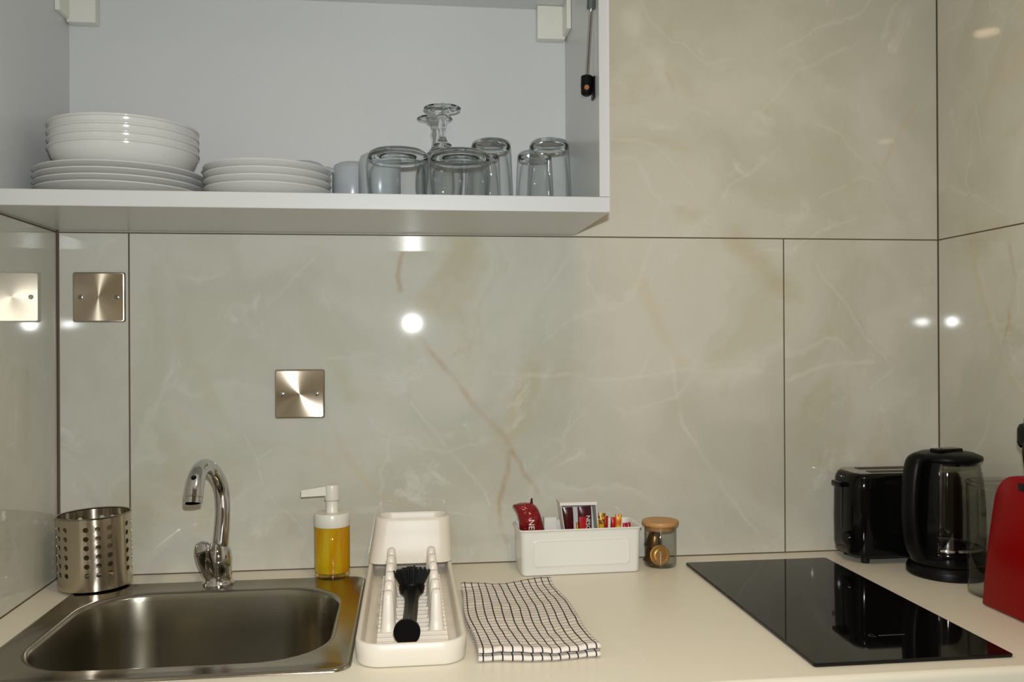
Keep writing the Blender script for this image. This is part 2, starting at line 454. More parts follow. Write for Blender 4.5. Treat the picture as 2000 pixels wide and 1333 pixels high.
# ---------------------------------------------------------------- the setting
XL, XR, SEAM = -.0586, 1.5776, .6010
GX = .0614; CEIL = 1.37; YF = -3.2
def wall_grid(axis, c, a0, a1, z0, z1, thick, side):
    bm = bmesh.new()
    if axis == 'y': box(bm, a0, a1, c, c+thick, z0, z1)
    else: box(bm, min(c, c+side*thick), max(c, c+side*thick), a0, a1, z0, z1)
    return bm
S = lambda pts: [(x, 0, z) for x, z in pts]
bv = [
 ('o', S([(1.17, .60), (1.28, .50)]), .045, .9), ('o', S([(.667, .60), (.60, .50), (.559, .433)]), .030, .55),
 ('o', S([(.435, .31), (.41, .37)]), .022, .5), ('o', S([(.16, .42), (.20, .30)]), .03, .4),
 ('p', S([(.403, .50), (.47, .47), (.56, .44)]), .035, .6), ('p', S([(1.05, .37), (1.13, .34), (1.2, .36)]), .05, .7),
 ('p', S([(.709, .353), (.794, .343), (.93, .338), (1.038, .345), (1.26, .353)]), .006, .7),
 ('p', S([(.80, .40), (.87, .46), (.93, .47)]), .006, .5),
 ('p', S([(.549, .294), (.623, .208), (.679, .132), (.688, .104)]), .005, .9),
 ('p', S([(1.038, .374), (1.057, .248), (1.107, .18), (1.157, .106), (1.217, .021)]), .007, .8),
 ('s', S([(1.10, .20), (1.14, .11)]), .03, .6), ('s', S([(.60, .25), (.66, .20)]), .04, .5),
 ('p', S([(.189, .38), (.332, .507), (.386, .563)]), .006, .45), ('p', S([(.403, .379), (.513, .387), (.55, .433)]), .006, .6),
 ('p', S([(.259, .243), (.303, .142), (.365, .067)]), .005, .5), ('p', S([(.28, .20), (.31, .22)]), .004, .6),
 ('t', S([(.403, .268), (.448, .194), (.493, .128), (.539, .108)]), .006, .8),
 ('b', S([(.546, .60), (.541, .564), (.53, .526), (.536, .497)]), .008, .75),
 ('t', S([(.545, .433), (.55, .36), (.548, .30)]), .008, .5),
 ('b', S([(.545, .433), (.564, .415), (.615, .358), (.67, .292), (.722, .23), (.736, .202)]), .0085, .62),
 ('b', S([(.727, .206), (.722, .159), (.705, .108), (.709, .075), (.721, .037)]), .007, .85),
 ('b', S([(.731, .206), (.76, .159), (.788, .125)]), .007, .7),
 ('t', S([(.761, .333), (.741, .272), (.729, .225)]), .012, .6),
 ('t', S([(.985, .509), (1.014, .451), (1.028, .403), (1.058, .359)]), .022, .45),
 ('p', S([(.97, .34), (1.01, .40)]), .006, .6),
 ('s', S([(1.323, .549), (1.374, .48), (1.415, .411), (1.468, .361)]), .006, .9), ('p', S([(1.33, .55), (1.382, .48), (1.423, .411), (1.476, .361)]), .005, .7),
 ('p', S([(1.27, .338), (1.353, .362), (1.436, .366)]), .007, .8), ('p', S([(1.436, .311), (1.483, .356)]), .006, .7),
 ('s', S([(1.30, .24), (1.40, .22), (1.5, .24)]), .05, .5), ('t', S([(1.43, .20), (1.46, .17)]), .03, .5),
 ('p', S([(.968, 1.008), (1.002, .952), (1.041, .88)]), .035, .7), ('b', S([(1.03, .91), (1.041, .88)]), .008, .4),
 ('t', S([(1.529, .864), (1.497, .819), (1.465, .739)]), .007, .8),
 ('p', S([(1.03, .668), (1.07, .669), (1.129, .616)]), .005, .6), ('o', S([(1.06, .65), (1.09, .645)]), .026, .6),
 ('p', S([(1.334, .677), (1.417, .718), (1.459, .704)]), .005, .7), ('o', S([(1.40, .70), (1.44, .695)]), .022, .6),
 ('p', S([(.922, .786), (1.011, .769), (1.08, .703)]), .006, .6), ('t', S([(1.212, .822), (1.314, .775), (1.396, .727)]), .006, .5),
 ('p', S([(1.191, .812), (1.294, .932), (1.387, .975)]), .006, .5), ('o', S([(1.38, .79), (1.39, .83)]), .02, .4),
 ('t', S([(1.225, .85), (1.235, .84)]), .008, .7), ('p', S([(1.44, .60), (1.52, .65)]), .05, .5),
]
bg = [((-1, 0, SEAM), (3, 0, SEAM), .0013), ((GX, 0, -1), (GX, 0, SEAM), .0015), ((GX+1.2, 0, -1), (GX+1.2, 0, SEAM), .0013),
      ((XL, 0, -1), (XL, 0, 2), .0042), ((XR, 0, -1), (XR, 0, 2), .0022), ((-1, 0, 0), (3, 0, 0), .0020)]
M['marble_back'] = marble('onyx_tile_back', (1, 0, 1), bv, bg)
Rr = lambda pts: [(XR, y, z) for y, z in pts]
rv = [('t', Rr([(-.10, .60), (-.113, .54), (-.148, .464), (-.188, .382), (-.239, .322), (-.30, .25)]), .016, .6),
      ('p', Rr([(-.12, .54), (-.155, .464), (-.195, .382), (-.245, .322)]), .01, .6),
      ('b', Rr([(-.203, .56), (-.216, .496), (-.202, .435), (-.19, .40)]), .007, .6), ('o', Rr([(-.06, .57), (-.20, .59)]), .05, .6),
      ('p', Rr([(-.05, .90), (-.12, .84), (-.14, .76)]), .006, .6), ('s', Rr([(-.15, .70), (-.18, .66)]), .05, .6)]
rg = [((XR, -4, SEAM), (XR, 1, SEAM), .0014), ((XR, 0, -1), (XR, 0, 2), .0022), ((XR, -1.2, -1), (XR, -1.2, 2), .0014), ((XR, -4, 0), (XR, 1, 0), .002)]
M['marble_right'] = marble('onyx_tile_right', (0, 1, 1), rv, rg, 3.7)
lg = [((XL, -4, SEAM), (XL, 1, SEAM), .0016), ((XL, 0, -1), (XL, 0, 2), .0040), ((XL, -1.2, -1), (XL, -1.2, 2), .0014), ((XL, -4, 0), (XL, 1, 0), .0022)]
M['marble_left'] = marble('onyx_tile_left', (0, 1, 1), [], lg, 8.1)
def lean(o, cx, deg):
    """the alcove's corners are a little tighter than square: turn a side wall about its corner"""
    q = Matrix.Rotation(math.radians(deg), 3, 'Z'); c = Vector((cx, 0, 0))
    o.rotation_euler = (0, 0, math.radians(deg)); o.location = c - q @ c
# the tiled face of the back wall (worktop to above the frame) is finely divided to carry its veins; the rest is plain
bm = bmesh.new(); ZB = 1.08
fine_face(bm, lambda x, z: (x, 0, z), XL-.001, XR+.001, -.002, ZB, .0032)
box(bm, XL-.1, XR+.1, .0006, .1, -WT, CEIL)
fine_face(bm, lambda x, z: (x, 0, z), XL-.001, XR+.001, ZB, CEIL, .2); fine_face(bm, lambda x, z: (x, 0, z), XL-.001, XR+.001, -WT, -.002, .3)
o = obj('wall_back', bm, M['marble_back'], recalc=False); tag(o, kind='structure'); vein_grid(o, (0, 2), bv)
bm = bmesh.new()
fine_face(bm, lambda y, z: (XR, y, z), -.5, .0005, -.002, ZB, .0032)
box(bm, XR+.0006, XR+.1, YF, 0, -WT, CEIL)
fine_face(bm, lambda y, z: (XR, y, z), YF, -.5, -.002, CEIL, .3); fine_face(bm, lambda y, z: (XR, y, z), -.5, .0005, ZB, CEIL, .3)
fine_face(bm, lambda y, z: (XR, y, z), YF, .0005, -WT, -.002, .3)
o = obj('wall_right', bm, M['marble_right'], recalc=False); tag(o, kind='structure'); vein_grid(o, (1, 2), rv); lean(o, XR, -.8)
o = obj('wall_left', wall_grid('x', XL, YF, 0, -WT, CEIL, .1, -1), M['marble_left']); tag(o, kind='structure'); lean(o, XL, 1.0)
bm = bmesh.new(); box(bm, XL-.3, XR+.3, YF-.1, YF, -WT, CEIL); o = obj('wall_front', bm, M['paint']); tag(o, kind='structure')
bm = bmesh.new(); box(bm, XL-.3, XR+.3, YF-.1, .1, -WT-.1, -WT); o = obj('floor', bm, M['floor']); tag(o, kind='structure')
bm = bmesh.new(); box(bm, XL-.3, XR+.3, YF-.1, .1, CEIL, CEIL+.1); o = obj('ceiling', bm, M['ceil_paint']); tag(o, kind='structure')

# ---------------------------------------------------------------- worktop with sink cut-out
SX0, SX1, SY0, SY1 = .0045, .4735, -.512, -.072       # sink rim
def hole_plate(bm, out, inn, z0, z1):
    """plate between an outer rectangle loop and an inner loop with the same count"""
    ro = [[bm.verts.new((x, y, z)) for x, y in out] for z in (z0, z1)]
    ri = [[bm.verts.new((x, y, z)) for x, y in inn] for z in (z0, z1)]
    n = len(out)
    for i in range(n):
        j = (i+1) % n
        bm.faces.new((ro[1][i], ro[1][j], ri[1][j], ri[1][i])); bm.faces.new((ro[0][j], ro[0][i], ri[0][i], ri[0][j]))
        bm.faces.new((ro[0][i], ro[0][j], ro[1][j], ro[1][i])); bm.faces.new((ri[0][j], ri[0][i], ri[1][i], ri[1][j]))
bm = bmesh.new()
ex = .018
hole_plate(bm, [(.49, -.001), (XL+.001, -.001), (XL+.0113, -.600), (.49, -.600)],
           [(SX1-ex, SY1-ex), (SX0+ex, SY1-ex), (SX0+ex, SY0+ex), (SX1-ex, SY0+ex)], -.038, 0)
loft(bm, [[(.49, -.600, z), (XR-.0094, -.600, z), (XR-.001, -.001, z), (.49, -.001, z)] for z in (-.038, 0)])
# rounded post-formed front edge
prof = [(-.600, -.038), (-.6075, -.038), (-.6082, -.034), (-.6082, -.008), (-.607, -.004), (-.6045, -.0012), (-.600, 0)]
loft(bm, [[(x, y, z) for y, z in prof] for x in (XL+.0113, XR-.0094)])
o = obj('kitchen_worktop', bm, M['worktop'])
tag(o, 'cream laminate worktop running wall to wall under the sink and black hob', 'worktop')

# base cabinet that carries the worktop (its front is below the frame)
t = thing('base_cabinet', 'white base cabinet carrying the cream worktop', 'cabinet', (.76, -.30, -WT))
bm = bmesh.new()
for x in (XL+.013, .49, 1.02, XR-.031): box(bm, x, x+.018, -.575, -.004, -.80, -.039)
box(bm, XL+.013, XR-.013, -.575, -.004, -.82, -.80); box(bm, XL+.013, XR-.013, -.53, -.515, -WT, -.82)
box(bm, XL+.013, XR-.013, -.012, -.004, -WT, -.30)
obj('carcass', bm, M['white_board'], t)
for x0, x1 in ((XL+.013, .495), (.500, 1.025), (1.030, XR-.013)):
    bm = bmesh.new(); box(bm, x0, x1, -.595, -.577, -.80, -.05, .0015)
    d = obj('door', bm, M['edge_board'], t)
    bm = bmesh.new(); box(bm, (x0+x1)/2-.07, (x0+x1)/2+.07, -.612, -.604, -.085, -.077, .003)
    for s in (-.06, .06): box(bm, (x0+x1)/2+s-.004, (x0+x1)/2+s+.004, -.606, -.594, -.084, -.078)
    obj('handle', bm, M['chrome'], d)

# ---------------------------------------------------------------- wall cabinet
CX0, CX1, CY0, CY1, CZ0, CZ1 = -.0530, .854, -.298, -.003, .6030, 1.035
SH = .6268
t = thing('wall_cabinet', 'open white wall cabinet with crockery and glasses above the sink', 'cabinet', ((CX0+CX1)/2, CY1, CZ0))
bm = bmesh.new()
box(bm, CX0, -.033, CY0, CY1, SH, CZ1, .0006, 1)
obj('side_panel', bm, M['white_board'], t)
bm = bmesh.new(); box(bm, CX1-.0165, CX1, CY0, CY1, SH, CZ1, .0006, 1)
obj('side_panel', bm, M['white_board'], t)
bm = bmesh.new(); box(bm, CX0, CX1, CY0, CY1, CZ0, SH-.0004, .0008, 1)
obj('bottom_panel', bm, M['white_board'], t)
bm = bmesh.new(); box(bm, -.033, CX1-.0165, CY0, CY1, 1.018, CZ1, .0006, 1)
obj('top_panel', bm, M['white_board'], t)
bm = bmesh.new(); box(bm, -.033, CX1-.0165, -.009, CY1, SH, 1.018)
obj('back_panel', bm, M['white_board'], t)
for x0, x1, sx in ((-.0325, .021, -.0325), (.780, .837, .829)):
    bm = bmesh.new(); box(bm, x0+.003, x1-.003, -.032, -.0095, .957, 1.0175, .002); 
    box(bm, sx, sx+.008, -.075, -.0095, .962, 1.0175, .001)
    obj('hanging_bracket', bm, M['white_plastic'], t)
# gas strut
ST = thing
bm = bmesh.new()
bpos = Vector((.8255, -.262, .806))
tube(bm, [(.8262, -.262, .818), (.8314, -.272, .925)], .0035, 12)
st = obj('gas_strut_rod', bm, M['chrome'], t)
bm = bmesh.new(); tube(bm, [(.8313, -.2718, .922), (.8350, -.279, 1.000), (.838, -.34, 1.10)][:2] + [(.8352, -.30, 1.06)], .0070, 20)
obj('gas_strut_cylinder', bm, M['grey_metal'], t)
bm = bmesh.new(); tube(bm, [(.8252, -.262, .790), (.8253, -.262, .793), (.8256, -.262, .806), (.826, -.262, .820), (.826, -.262, .8215)], [.005, .0085, .0092, .0092, .007], 20)
soc = obj('strut_socket', bm, M['black_matt'], t)
bm = bmesh.new(); tube(bm, [(.8235, -.270, .800), (.8233, -.2745, .800)], .0038, 12)
obj('ball_pin', bm, M['brass'], soc)
bm = bmesh.new(); box(bm, .8345, .8374, -.272, -.252, .785, .819, .001)
tube(bm, [(.826, -.262, .801), (.8368, -.262, .801)], .003, 10)
obj('strut_mount', bm, M['black_matt'], t)
# lifted flap door above the frame
bm = bmesh.new(); vs = box(bm, CX0, CX1, -.318, -.300, 1.036, 1.465, .001)
rot(bm, vs, math.radians(86), 'X', (0, -.300, 1.036)); bmesh.ops.translate(bm, verts=bm.verts, vec=(0, 0, .019))
obj('flap_door', bm, M['edge_board'], t)

# ---------------------------------------------------------------- crockery
def dish_profile(R, h, foot, rimt=.0028, deep=False):
    """closed plate / bowl profile: outside from foot to rim, inside back to the centre"""
    if deep:
        outp = [(0, .004), (foot*.92, .004), (foot*.94, 0), (foot, 0), (foot*1.04, .005), (R*.76, .011), (R*.88, .020), (R-.0064, h-.0165), (R-.0036, h-.0100), (R-.0026, h-.0042), (R-.0004, h-.0030), (R, h-.0018), (R-.0002, h-.0008)]
        inn = [(R-.0010, h), (R-.0024, h-.0006), (R-.0060, h-.0095), (R-.0092, h-.0165), (R*.85, .0215), (R*.74, .0138), (foot, .009), (0, .008)]
    else:
        outp = [(0, .003), (foot*.92, .003), (foot*.94, 0), (foot, 0), (foot*1.05, .004), (R*.84, h*.42), (R*.95, h*.74), (R, h-.002)]
        inn = [(R-.0012, h), (R-rimt, h-.0006), (R*.93, h*.80), (R*.82, h*.52), (foot*1.02, .0065), (0, .006)]
    return outp + inn
def dish(name, R, h, foot, deep, loc, label, cat, group):
    bm = bmesh.new(); lathe(bm, dish_profile(R, h, foot, deep=deep), *loc, seg=96)
    o = obj(name, bm, M['porcelain'], origin=loc, ang=50)
    return tag(o, label, cat, group)
def stack(name, R, h, foot, deep, cx, cy, z0, step, n, labels, cat, group):
    first = None
    for k in range(n):
        loc = (cx, cy, z0+step*k)
        if first is None: first = dish(name, R, h, foot, deep, loc, labels[k], cat, group)
        else:
            c = first.copy(); col.objects.link(c); c.location = loc; c['label'] = labels[k]
orders = ['lowest', 'second from the bottom', 'third from the bottom', 'topmost']
stack('dinner_plate', .1255, .0175, .075, False, .0970, -.155, SH, .0098, 4,
      [f'large white dinner plate, {k} of the left stack under the bowls' for k in orders], 'plate', 'large dinner plates under the bowls')
stack('bowl', .1113, .0465, .055, True, .1035, -.155, SH+3*.0098+.0068, .0121, 4,
      [f'shallow white bowl, {k} of the bowl stack on the dinner plates' for k in orders], 'bowl', 'bowls stacked on the dinner plates')
stack('side_plate', .0998, .0225, .058, False, .3255, -.165, SH, .0113, 4,
      [f'small white side plate, {k} of the stack beside the bowls' for k in orders], 'plate', 'side plates in the middle stack')
# mugs, upside down
def mug(x, y, ang, label):
    t = thing('mug', label, 'mug', (x, y, SH), 'upturned mugs behind the plates')
    bm = bmesh.new(); R = .0345; H = .094
    lathe(bm, [(R-.0035, 0), (R-.0015, -0.0+.0004), (R, .002), (R, H-.014), (R-.003, H-.005), (R-.010, H-.001), (R-.013, H), (R-.016, H-.0025), (0, H-.003),
               (0, H-.008), (R-.012, H-.008), (R-.0045, H-.018), (R-.0035, .003)], x, y, SH, seg=56, closed=False)
    obj('body', bm, M['mugware'], t, ang=60)
    bm = bmesh.new(); d = Vector((math.cos(ang), math.sin(ang), 0)); c = Vector((x, y, SH))
    pts = cr([c+d*(R-.002)+Vector((0, 0, .078)), c+d*(R+.016)+Vector((0, 0, .079)), c+d*(R+.025)+Vector((0, 0, .055)), c+d*(R+.017)+Vector((0, 0, .028)), c+d*(R-.002)+Vector((0, 0, .020))], 6)
    tube(bm, pts, .0052, 12, flat=.75)
    obj('handle', bm, M['mugware'], t)
mug(.4515, -.046, math.radians(200), 'pale grey upturned mug in the gap just right of the side plates')
mug(.5015, -.128, math.radians(75), 'pale grey upturned mug right behind the left short tumbler')
mug(.3700, -.0455, math.radians(160), 'grey mug peeking over the back of the side plate stack')

def short_tumbler(x, y, label):
    t = thing('short_tumbler', label, 'glass', (x, y, SH), 'upturned short tumblers')
    bm = bmesh.new()
    lathe(bm, [(.0440, .0005), (.0452, .012), (.0474, .035), (.0484, .055), (.0478, .066), (.0450, .0735)], x, y, SH, seg=72)
    lathe(bm, [(.0415, .0005), (.0425, .012), (.0440, .030), (.0430, .048), (.0385, .0575), (.028, .0605), (0, .061)], x, y, SH, seg=72)
    lathe(bm, [(.0415, .0005), (.0428, 0), (.0440, .0005)], x, y, SH, seg=72)
    obj('bowl_wall', bm, M['tumbler_glass'], t, ang=60)
    bm = bmesh.new()
    lathe(bm, [(0, .0625), (.028, .0620), (.0385, .0610), (.0462, .0655), (.0470, .0690), (.0448, .0750), (.0400, .0785), (.036, .0788), (.030, .0765), (0, .0755)], x, y, SH, seg=72)
    obj('thick_base', bm, M['base_glass'], t, ang=60)
short_tumbler(.5320, -.225, 'short upturned glass tumbler, left one at the shelf front')
short_tumbler(.6300, -.225, 'short upturned glass tumbler, right one at the shelf front')
def tall_tumbler(x, y, label, H=.121, Rb=.0385, Rt=.0335):
    t = thing('tall_tumbler', label, 'glass', (x, y, SH), 'upturned tall tumblers')
    bm = bmesh.new()
    lathe(bm, [(Rb, .0005), (Rt+(Rb-Rt)*.5, H*.45), (Rt, H-.012)], x, y, SH, seg=64)
    lathe(bm, [(Rb-.003, .0005), (Rt+(Rb-Rt)*.5-.0035, H*.45), (Rt-.0055, H-.028), (Rt-.010, H-.019), (Rt-.018, H-.017), (0, H-.0168)], x, y, SH, seg=64)
    lathe(bm, [(Rb-.003, .0005), (Rb-.0015, 0), (Rb, .0005)], x, y, SH, seg=64)
    obj('glass_wall', bm, M['tumbler_glass'], t, ang=60)
    bm = bmesh.new()
    lathe(bm, [(0, H-.0155), (Rt-.019, H-.0155), (Rt-.009, H-.0165), (Rt-.004, H-.019), (Rt-.0006, H-.013), (Rt-.001, H-.006), (Rt-.006, H-.0012), (Rt-.011, H), (Rt-.015, H-.002), (0, H-.004)], x, y, SH, seg=64)
    obj('thick_base', bm, M['base_glass'], t, ang=60)
tall_tumbler(.6880, -.130, 'tall upturned tumbler, front one behind the right short tumbler')
tall_tumbler(.6810, -.046, 'tall upturned tumbler at the back left, seen through the one before it', Rb=.0335, Rt=.030)
tall_tumbler(.7860, -.140, 'tall upturned tumbler nearest the right side of the cabinet')
tall_tumbler(.7740, -.048, 'tall upturned tumbler in the back right corner of the cabinet', Rb=.0355, Rt=.031)
def wine_glass(x, y, label, H=.175):
    t = thing('wine_glass', label, 'glass', (x, y, SH), 'upturned stem glasses')
    bm = bmesh.new()
    lathe(bm, [(.0265, .0005), (.0320, .025), (.0350, .055), (.0340, .078), (.0270, .098), (.0150, .112), (.0080, .119)], x, y, SH, seg=56)
    lathe(bm, [(.0250, .0005), (.0305, .025), (.0335, .055), (.0325, .077), (.0255, .096), (.0120, .106), (0, .108)], x, y, SH, seg=56)
    obj('bowl_wall', bm, M['wine_glass'], t, ang=60)
    bm = bmesh.new()
    lathe(bm, [(0, .110), (.010, .1115), (.0155, .1135), (.0085, .120), (.0055, .128), (.0055, .140), (.0085, .147), (.0060, .154), (.0075, .162), (.016, .1695), (.030, .1735), (.0315, .1755), (.030, .1770), (.015, .1765), (0, .176)], x, y, SH, seg=56)
    obj('stem_and_foot', bm, M['base_glass'], t, ang=60)
wine_glass(.6065, -.118, 'upturned stem glass, front one behind the short tumblers')
wine_glass(.5960, -.046, 'upturned stem glass, back one against the cabinet back')

# ---------------------------------------------------------------- switch plates
def plate(x, z, a, label):
    t = thing('blank_plate', label, 'switch plate', (x, 0, z), 'blank brushed steel wall plates')
    h = .043
    bm = bmesh.new()
    lp = lambda s, y, r: [(x+px, y, z+pz) for px, pz in rrect(-s, s, -s, s, r, 5)]
    loft(bm, [lp(h+.0006, -.0004, .004), lp(h+.0006, -.0022, .004)])
    obj('gasket', bm, M['dark_gasket'], t)
    bm = bmesh.new()
    loft(bm, [lp(h, -.0023, .004), lp(h, -.0042, .004), lp(h-.0006, -.0052, .0036), lp(h-.002, -.0056, .003)])
    obj('face_plate', bm, M['steel_plate'], t, ang=12)
    for s in (-1, 1):
        bm = bmesh.new(); cx = x+s*.0302
        tube(bm, [(cx, -.0052, z), (cx, -.0060, z), (cx, -.0066, z)], [.0042, .0042, .003], 20)
        sc = obj('screw', bm, M['screw'], t)
        bm = bmesh.new(); vs = box(bm, cx-.0028, cx+.0028, -.0069, -.0064, z-.0005, z+.0005)
        rot(bm, vs, a*s+.5, 'Y', (cx, 0, z))
        obj('slot', bm, M['dark_gasket'], sc)
plate(.3540, .3150, .4, 'brushed steel blank wall plate between the tap and the soap pump')
plate(.0120, .4880, 1.1, 'brushed steel blank wall plate in the left corner under the cabinet')

# ---------------------------------------------------------------- sink
t = thing('sink', 'rectangular stainless steel inset sink with one rounded bowl', 'sink', ((SX0+SX1)/2, (SY0+SY1)/2, 0))
BX0, BX1, BY0, BY1 = .0455, .4395, -.4675, -.128
def rl(x0, x1, y0, y1, r, z, n=10): return [(x, y, z) for x, y in rrect(x0, x1, y0, y1, r, n)]
bm = bmesh.new()
lo = []
for d, z, r in ((0, .0003, .024), (.0008, .0030, .024), (.003, .0042, .023), (.006, .0040, .021), (.0085, .0026, .019)):
    lo.append(rl(SX0+d, SX1-d, SY0+d, SY1-d, r, z))
for d, z in ((-.0065, .0026), (-.003, .0022), (0, .0006), (.0022, -.003)):
    lo.append(rl(BX0+d, BX1-d, BY0+d, BY1-d, .095-d*.6, z))
loft(bm, lo, False, False)
obj('rim', bm, M['steel_rim'], t, recalc=False, ang=60)
bm = bmesh.new(); lo = []
for d, z in ((.0022, -.003), (.004, -.010), (.007, -.06), (.010, -.115), (.014, -.132), (.024, -.143), (.040, -.148), (.07, -.150), (.12, -.1515)):
    lo.append(rl(BX0+d, BX1-d, BY0+d, BY1-d, max(.03, .095-d*.5), z))
cx, cy = (BX0+BX1)/2, (BY0+BY1)/2
n = len(lo[0])
def ringto(r, z):
    pts = []
    for p in lo[-1]:
        a = math.atan2(p[1]-cy, p[0]-cx); pts.append((cx+r*math.cos(a), cy+r*math.sin(a), z))
    return pts
lo2 = lo + [ringto(.0405, -.1525), ringto(.038, -.156)]
loft(bm, lo2, False, False)
obj('bowl', bm, M['steel_sink'], t, recalc=False, ang=60)
bm = bmesh.new(); lathe(bm, [(.0405, -.1522), (.0395, -.1512), (.034, -.1540), (.012, -.1555), (0, -.1555)], cx, cy, 0, 40)
obj('drain', bm, M['chrome'], t, recalc=False)

# ---------------------------------------------------------------- tap
t = thing('tap', 'chrome swan-neck mixer tap with side lever behind the sink', 'tap', (.2300, -.0890, .0030))
bx, by = .2295, -.0890
bm = bmesh.new()
lathe(bm, [(0, .0025), (.0255, .0025), (.0260, .0045), (.0255, .0075), (.0225, .0095), (.0215, .012), (.0222, .030), (.0225, .045), (.0200, .060), (.0150, .068), (.0138, .072), (0, .072)], bx, by, 0, 48)
obj('body', bm, M['chrome'], t, ang=50)
bm = bmesh.new()
sp = cr([(bx+.003, by, .062), (bx+.0065, by, .100), (bx+.0080, by-.001, .140), (bx+.0050, by-.006, .172), (bx-.0050, by-.022, .197), (bx-.0130, by-.047, .2055), (bx-.0165, by-.073, .1975), (bx-.0175, by-.088, .178), (bx-.0178, by-.093, .166)], 7)
nn = len(sp); tube(bm, sp, [.0133-.0016*math.sin(PI*min(1, i/nn*1.6)) + .0012*max(0, i/nn-.7)/.3 for i in range(nn)], 28)
obj('spout', bm, M['chrome'], t, ang=60)
bm = bmesh.new()
e0 = Vector((bx-.0178, by-.0928, .1665)); dd = Vector((-.0005, -.0035, -.011)).normalized()
tube(bm, [e0, e0+dd*.0015, e0+dd*.002, e0+dd*.011, e0+dd*.0115], [.0146, .0148, .0138, .0138, .0125], 28)
lathe(bm, [(0, 0), (.0125, 0)], e0.x+dd.x*.0116, e0.y+dd.y*.0116, e0.z+dd.z*.0116, 20)
obj('aerator', bm, M['chrome'], t, ang=40)
bm = bmesh.new(); dn = Vector((-.05, -.80, .60)).normalized(); dc = Vector((bx-.0172, by-.0815, .1870)); tube(bm, [dc+dn*.0120, dc+dn*.0145], .0042, 16)
obj('indicator_dot', bm, M['black_matt'], t)
bm = bmesh.new()
hp = cr([(bx-.0080, by-.0130, .010), (bx-.0120, by-.0165, .026), (bx-.0170, by-.0200, .046), (bx-.0195, by-.0215, .064), (bx-.0170, by-.0210, .0790)], 6)
nn = len(hp); hr_ = [.0100+.0055*math.sin(PI*min(1, max(0, i/nn-.1)*.85)) for i in range(nn)]; hr_[-3:] = [.0125, .0098, .0050]; hr_[0] = .006
tube(bm, hp, hr_, 24, flat=.50, updir=(1, -.3, 0))
obj('lever', bm, M['chrome'], t, ang=60)

# ---------------------------------------------------------------- cutlery holder (perforated)
HC = Vector((.0270, -.0680, .0055)); HR = .0570; HH = .1165
t = thing('utensil_holder', 'perforated stainless steel utensil holder in the left corner by the sink', 'utensil holder', HC)
bm = bmesh.new()
ncol = 20; cw = 2*PI/ncol; rz0, rdz, nrow, hr = .0190, .0148, 6, .0043
def cyl(a, z, R=HR): return (HC.x+R*math.cos(a), HC.y+R*math.sin(a), HC.z+z)
a_start = math.radians(-84.5) - cw/2
for c in range(ncol):
    on = (c % 4) != 3
    for rw in range(nrow):
        a0 = a_start+c*cw; z0 = rz0+rw*rdz
        ring = []
        q = 4
        for k in range(q): ring.append((a0+cw*k/q, z0))
        for k in range(q): ring.append((a0+cw, z0+rdz*k/q))
        for k in range(q): ring.append((a0+cw-cw*k/q, z0+rdz))
        for k in range(q): ring.append((a0, z0+rdz-rdz*k/q))
        if on:
            ac, zc = a0+cw/2, z0+rdz/2
            inn = []
            for (a, z) in ring:
                th = math.atan2((z-zc)/rdz, (a-ac)/cw)
                inn.append((ac+hr/HR*math.cos(th), zc+hr*math.sin(th)))
            ov = [bm.verts.new(cyl(*p)) for p in ring]; iv = [bm.verts.new(cyl(*p)) for p in inn]
            for k in range(16):
                j = (k+1) % 16; bm.faces.new((ov[k], ov[j], iv[j], iv[k]))
        else:
            for k in range(q):
                for l in range(q):
                    bm.faces.new([bm.verts.new(cyl(a0+cw*(k+dk)/q, z0+rdz*(l+dl)/q)) for dk, dl in ((0, 0), (1, 0), (1, 1), (0, 1))])
nseg = ncol*4
for zs in ([0, .003, rz0], [rz0+nrow*rdz, HH-.004, HH]):
    rings = [[bm.verts.new(cyl(a_start+2*PI*i/nseg, z)) for i in range(nseg)] for z in zs]
    for a, b in zip(rings, rings[1:]):
        for i in range(nseg): j = (i+1) % nseg; bm.faces.new((a[i], a[j], b[j], b[i]))
bmesh.ops.remove_doubles(bm, verts=bm.verts, dist=.00002)
bmesh.ops.recalc_face_normals(bm, faces=bm.faces); bmesh.ops.solidify(bm, geom=bm.faces[:], thickness=.0009)
obj('perforated_wall', bm, M['steel_cup'], t, ang=40)
bm = bmesh.new()
lathe(bm, [(HR-.0006, HH-.001), (HR+.0012, HH-.0006), (HR+.0014, HH+.0010), (HR, HH+.0020), (HR-.0014, HH+.0010), (HR-.0012, HH-.0006)], HC.x, HC.y, HC.z, 80, closed=True)
obj('rolled_rim', bm, M['steel_rim'], t, ang=60)
bm = bmesh.new()
lathe(bm, [(0, .0012), (HR-.003, .0012), (HR-.001, .0040), (HR-.001, .0005), (HR-.006, -.0012), (0, -.0012)], HC.x, HC.y, HC.z, 64)
obj('base', bm, M['steel_rim'], t)
t.rotation_euler = (0, math.radians(-1.6), 0)

# ---------------------------------------------------------------- soap dispenser
px_, py_ = .4143, -.0560
t = thing('soap_dispenser', 'clear pump bottle of amber dish soap behind the sink corner', 'soap dispenser', (px_, py_, .0006))
bm = bmesh.new()
lathe(bm, [(0, .0012), (.0275, .0010), (.0300, .0035), (.0303, .010), (.0303, .088), (.0285, .0905)], px_, py_, 0, 64)
obj('bottle', bm, M['bottle_glass'], t, ang=50)
bm = bmesh.new()
lathe(bm, [(0, .0012), (.0270, .0012), (.0292, .0035), (.0295, .0060), (.0282, .0098), (.0150, .0108), (0, .0106)], px_, py_, 0, 64)
obj('glass_bottom', bm, solid_glass('amber_lit_bottom_glass', (1., .86, .30)), t, ang=50)
bm = bmesh.new()
lathe(bm, [(0, .0112), (.0150, .0114), (.0280, .0104), (.0292, .014), (.0292, .0885), (0, .0885)], px_, py_, 0, 64)
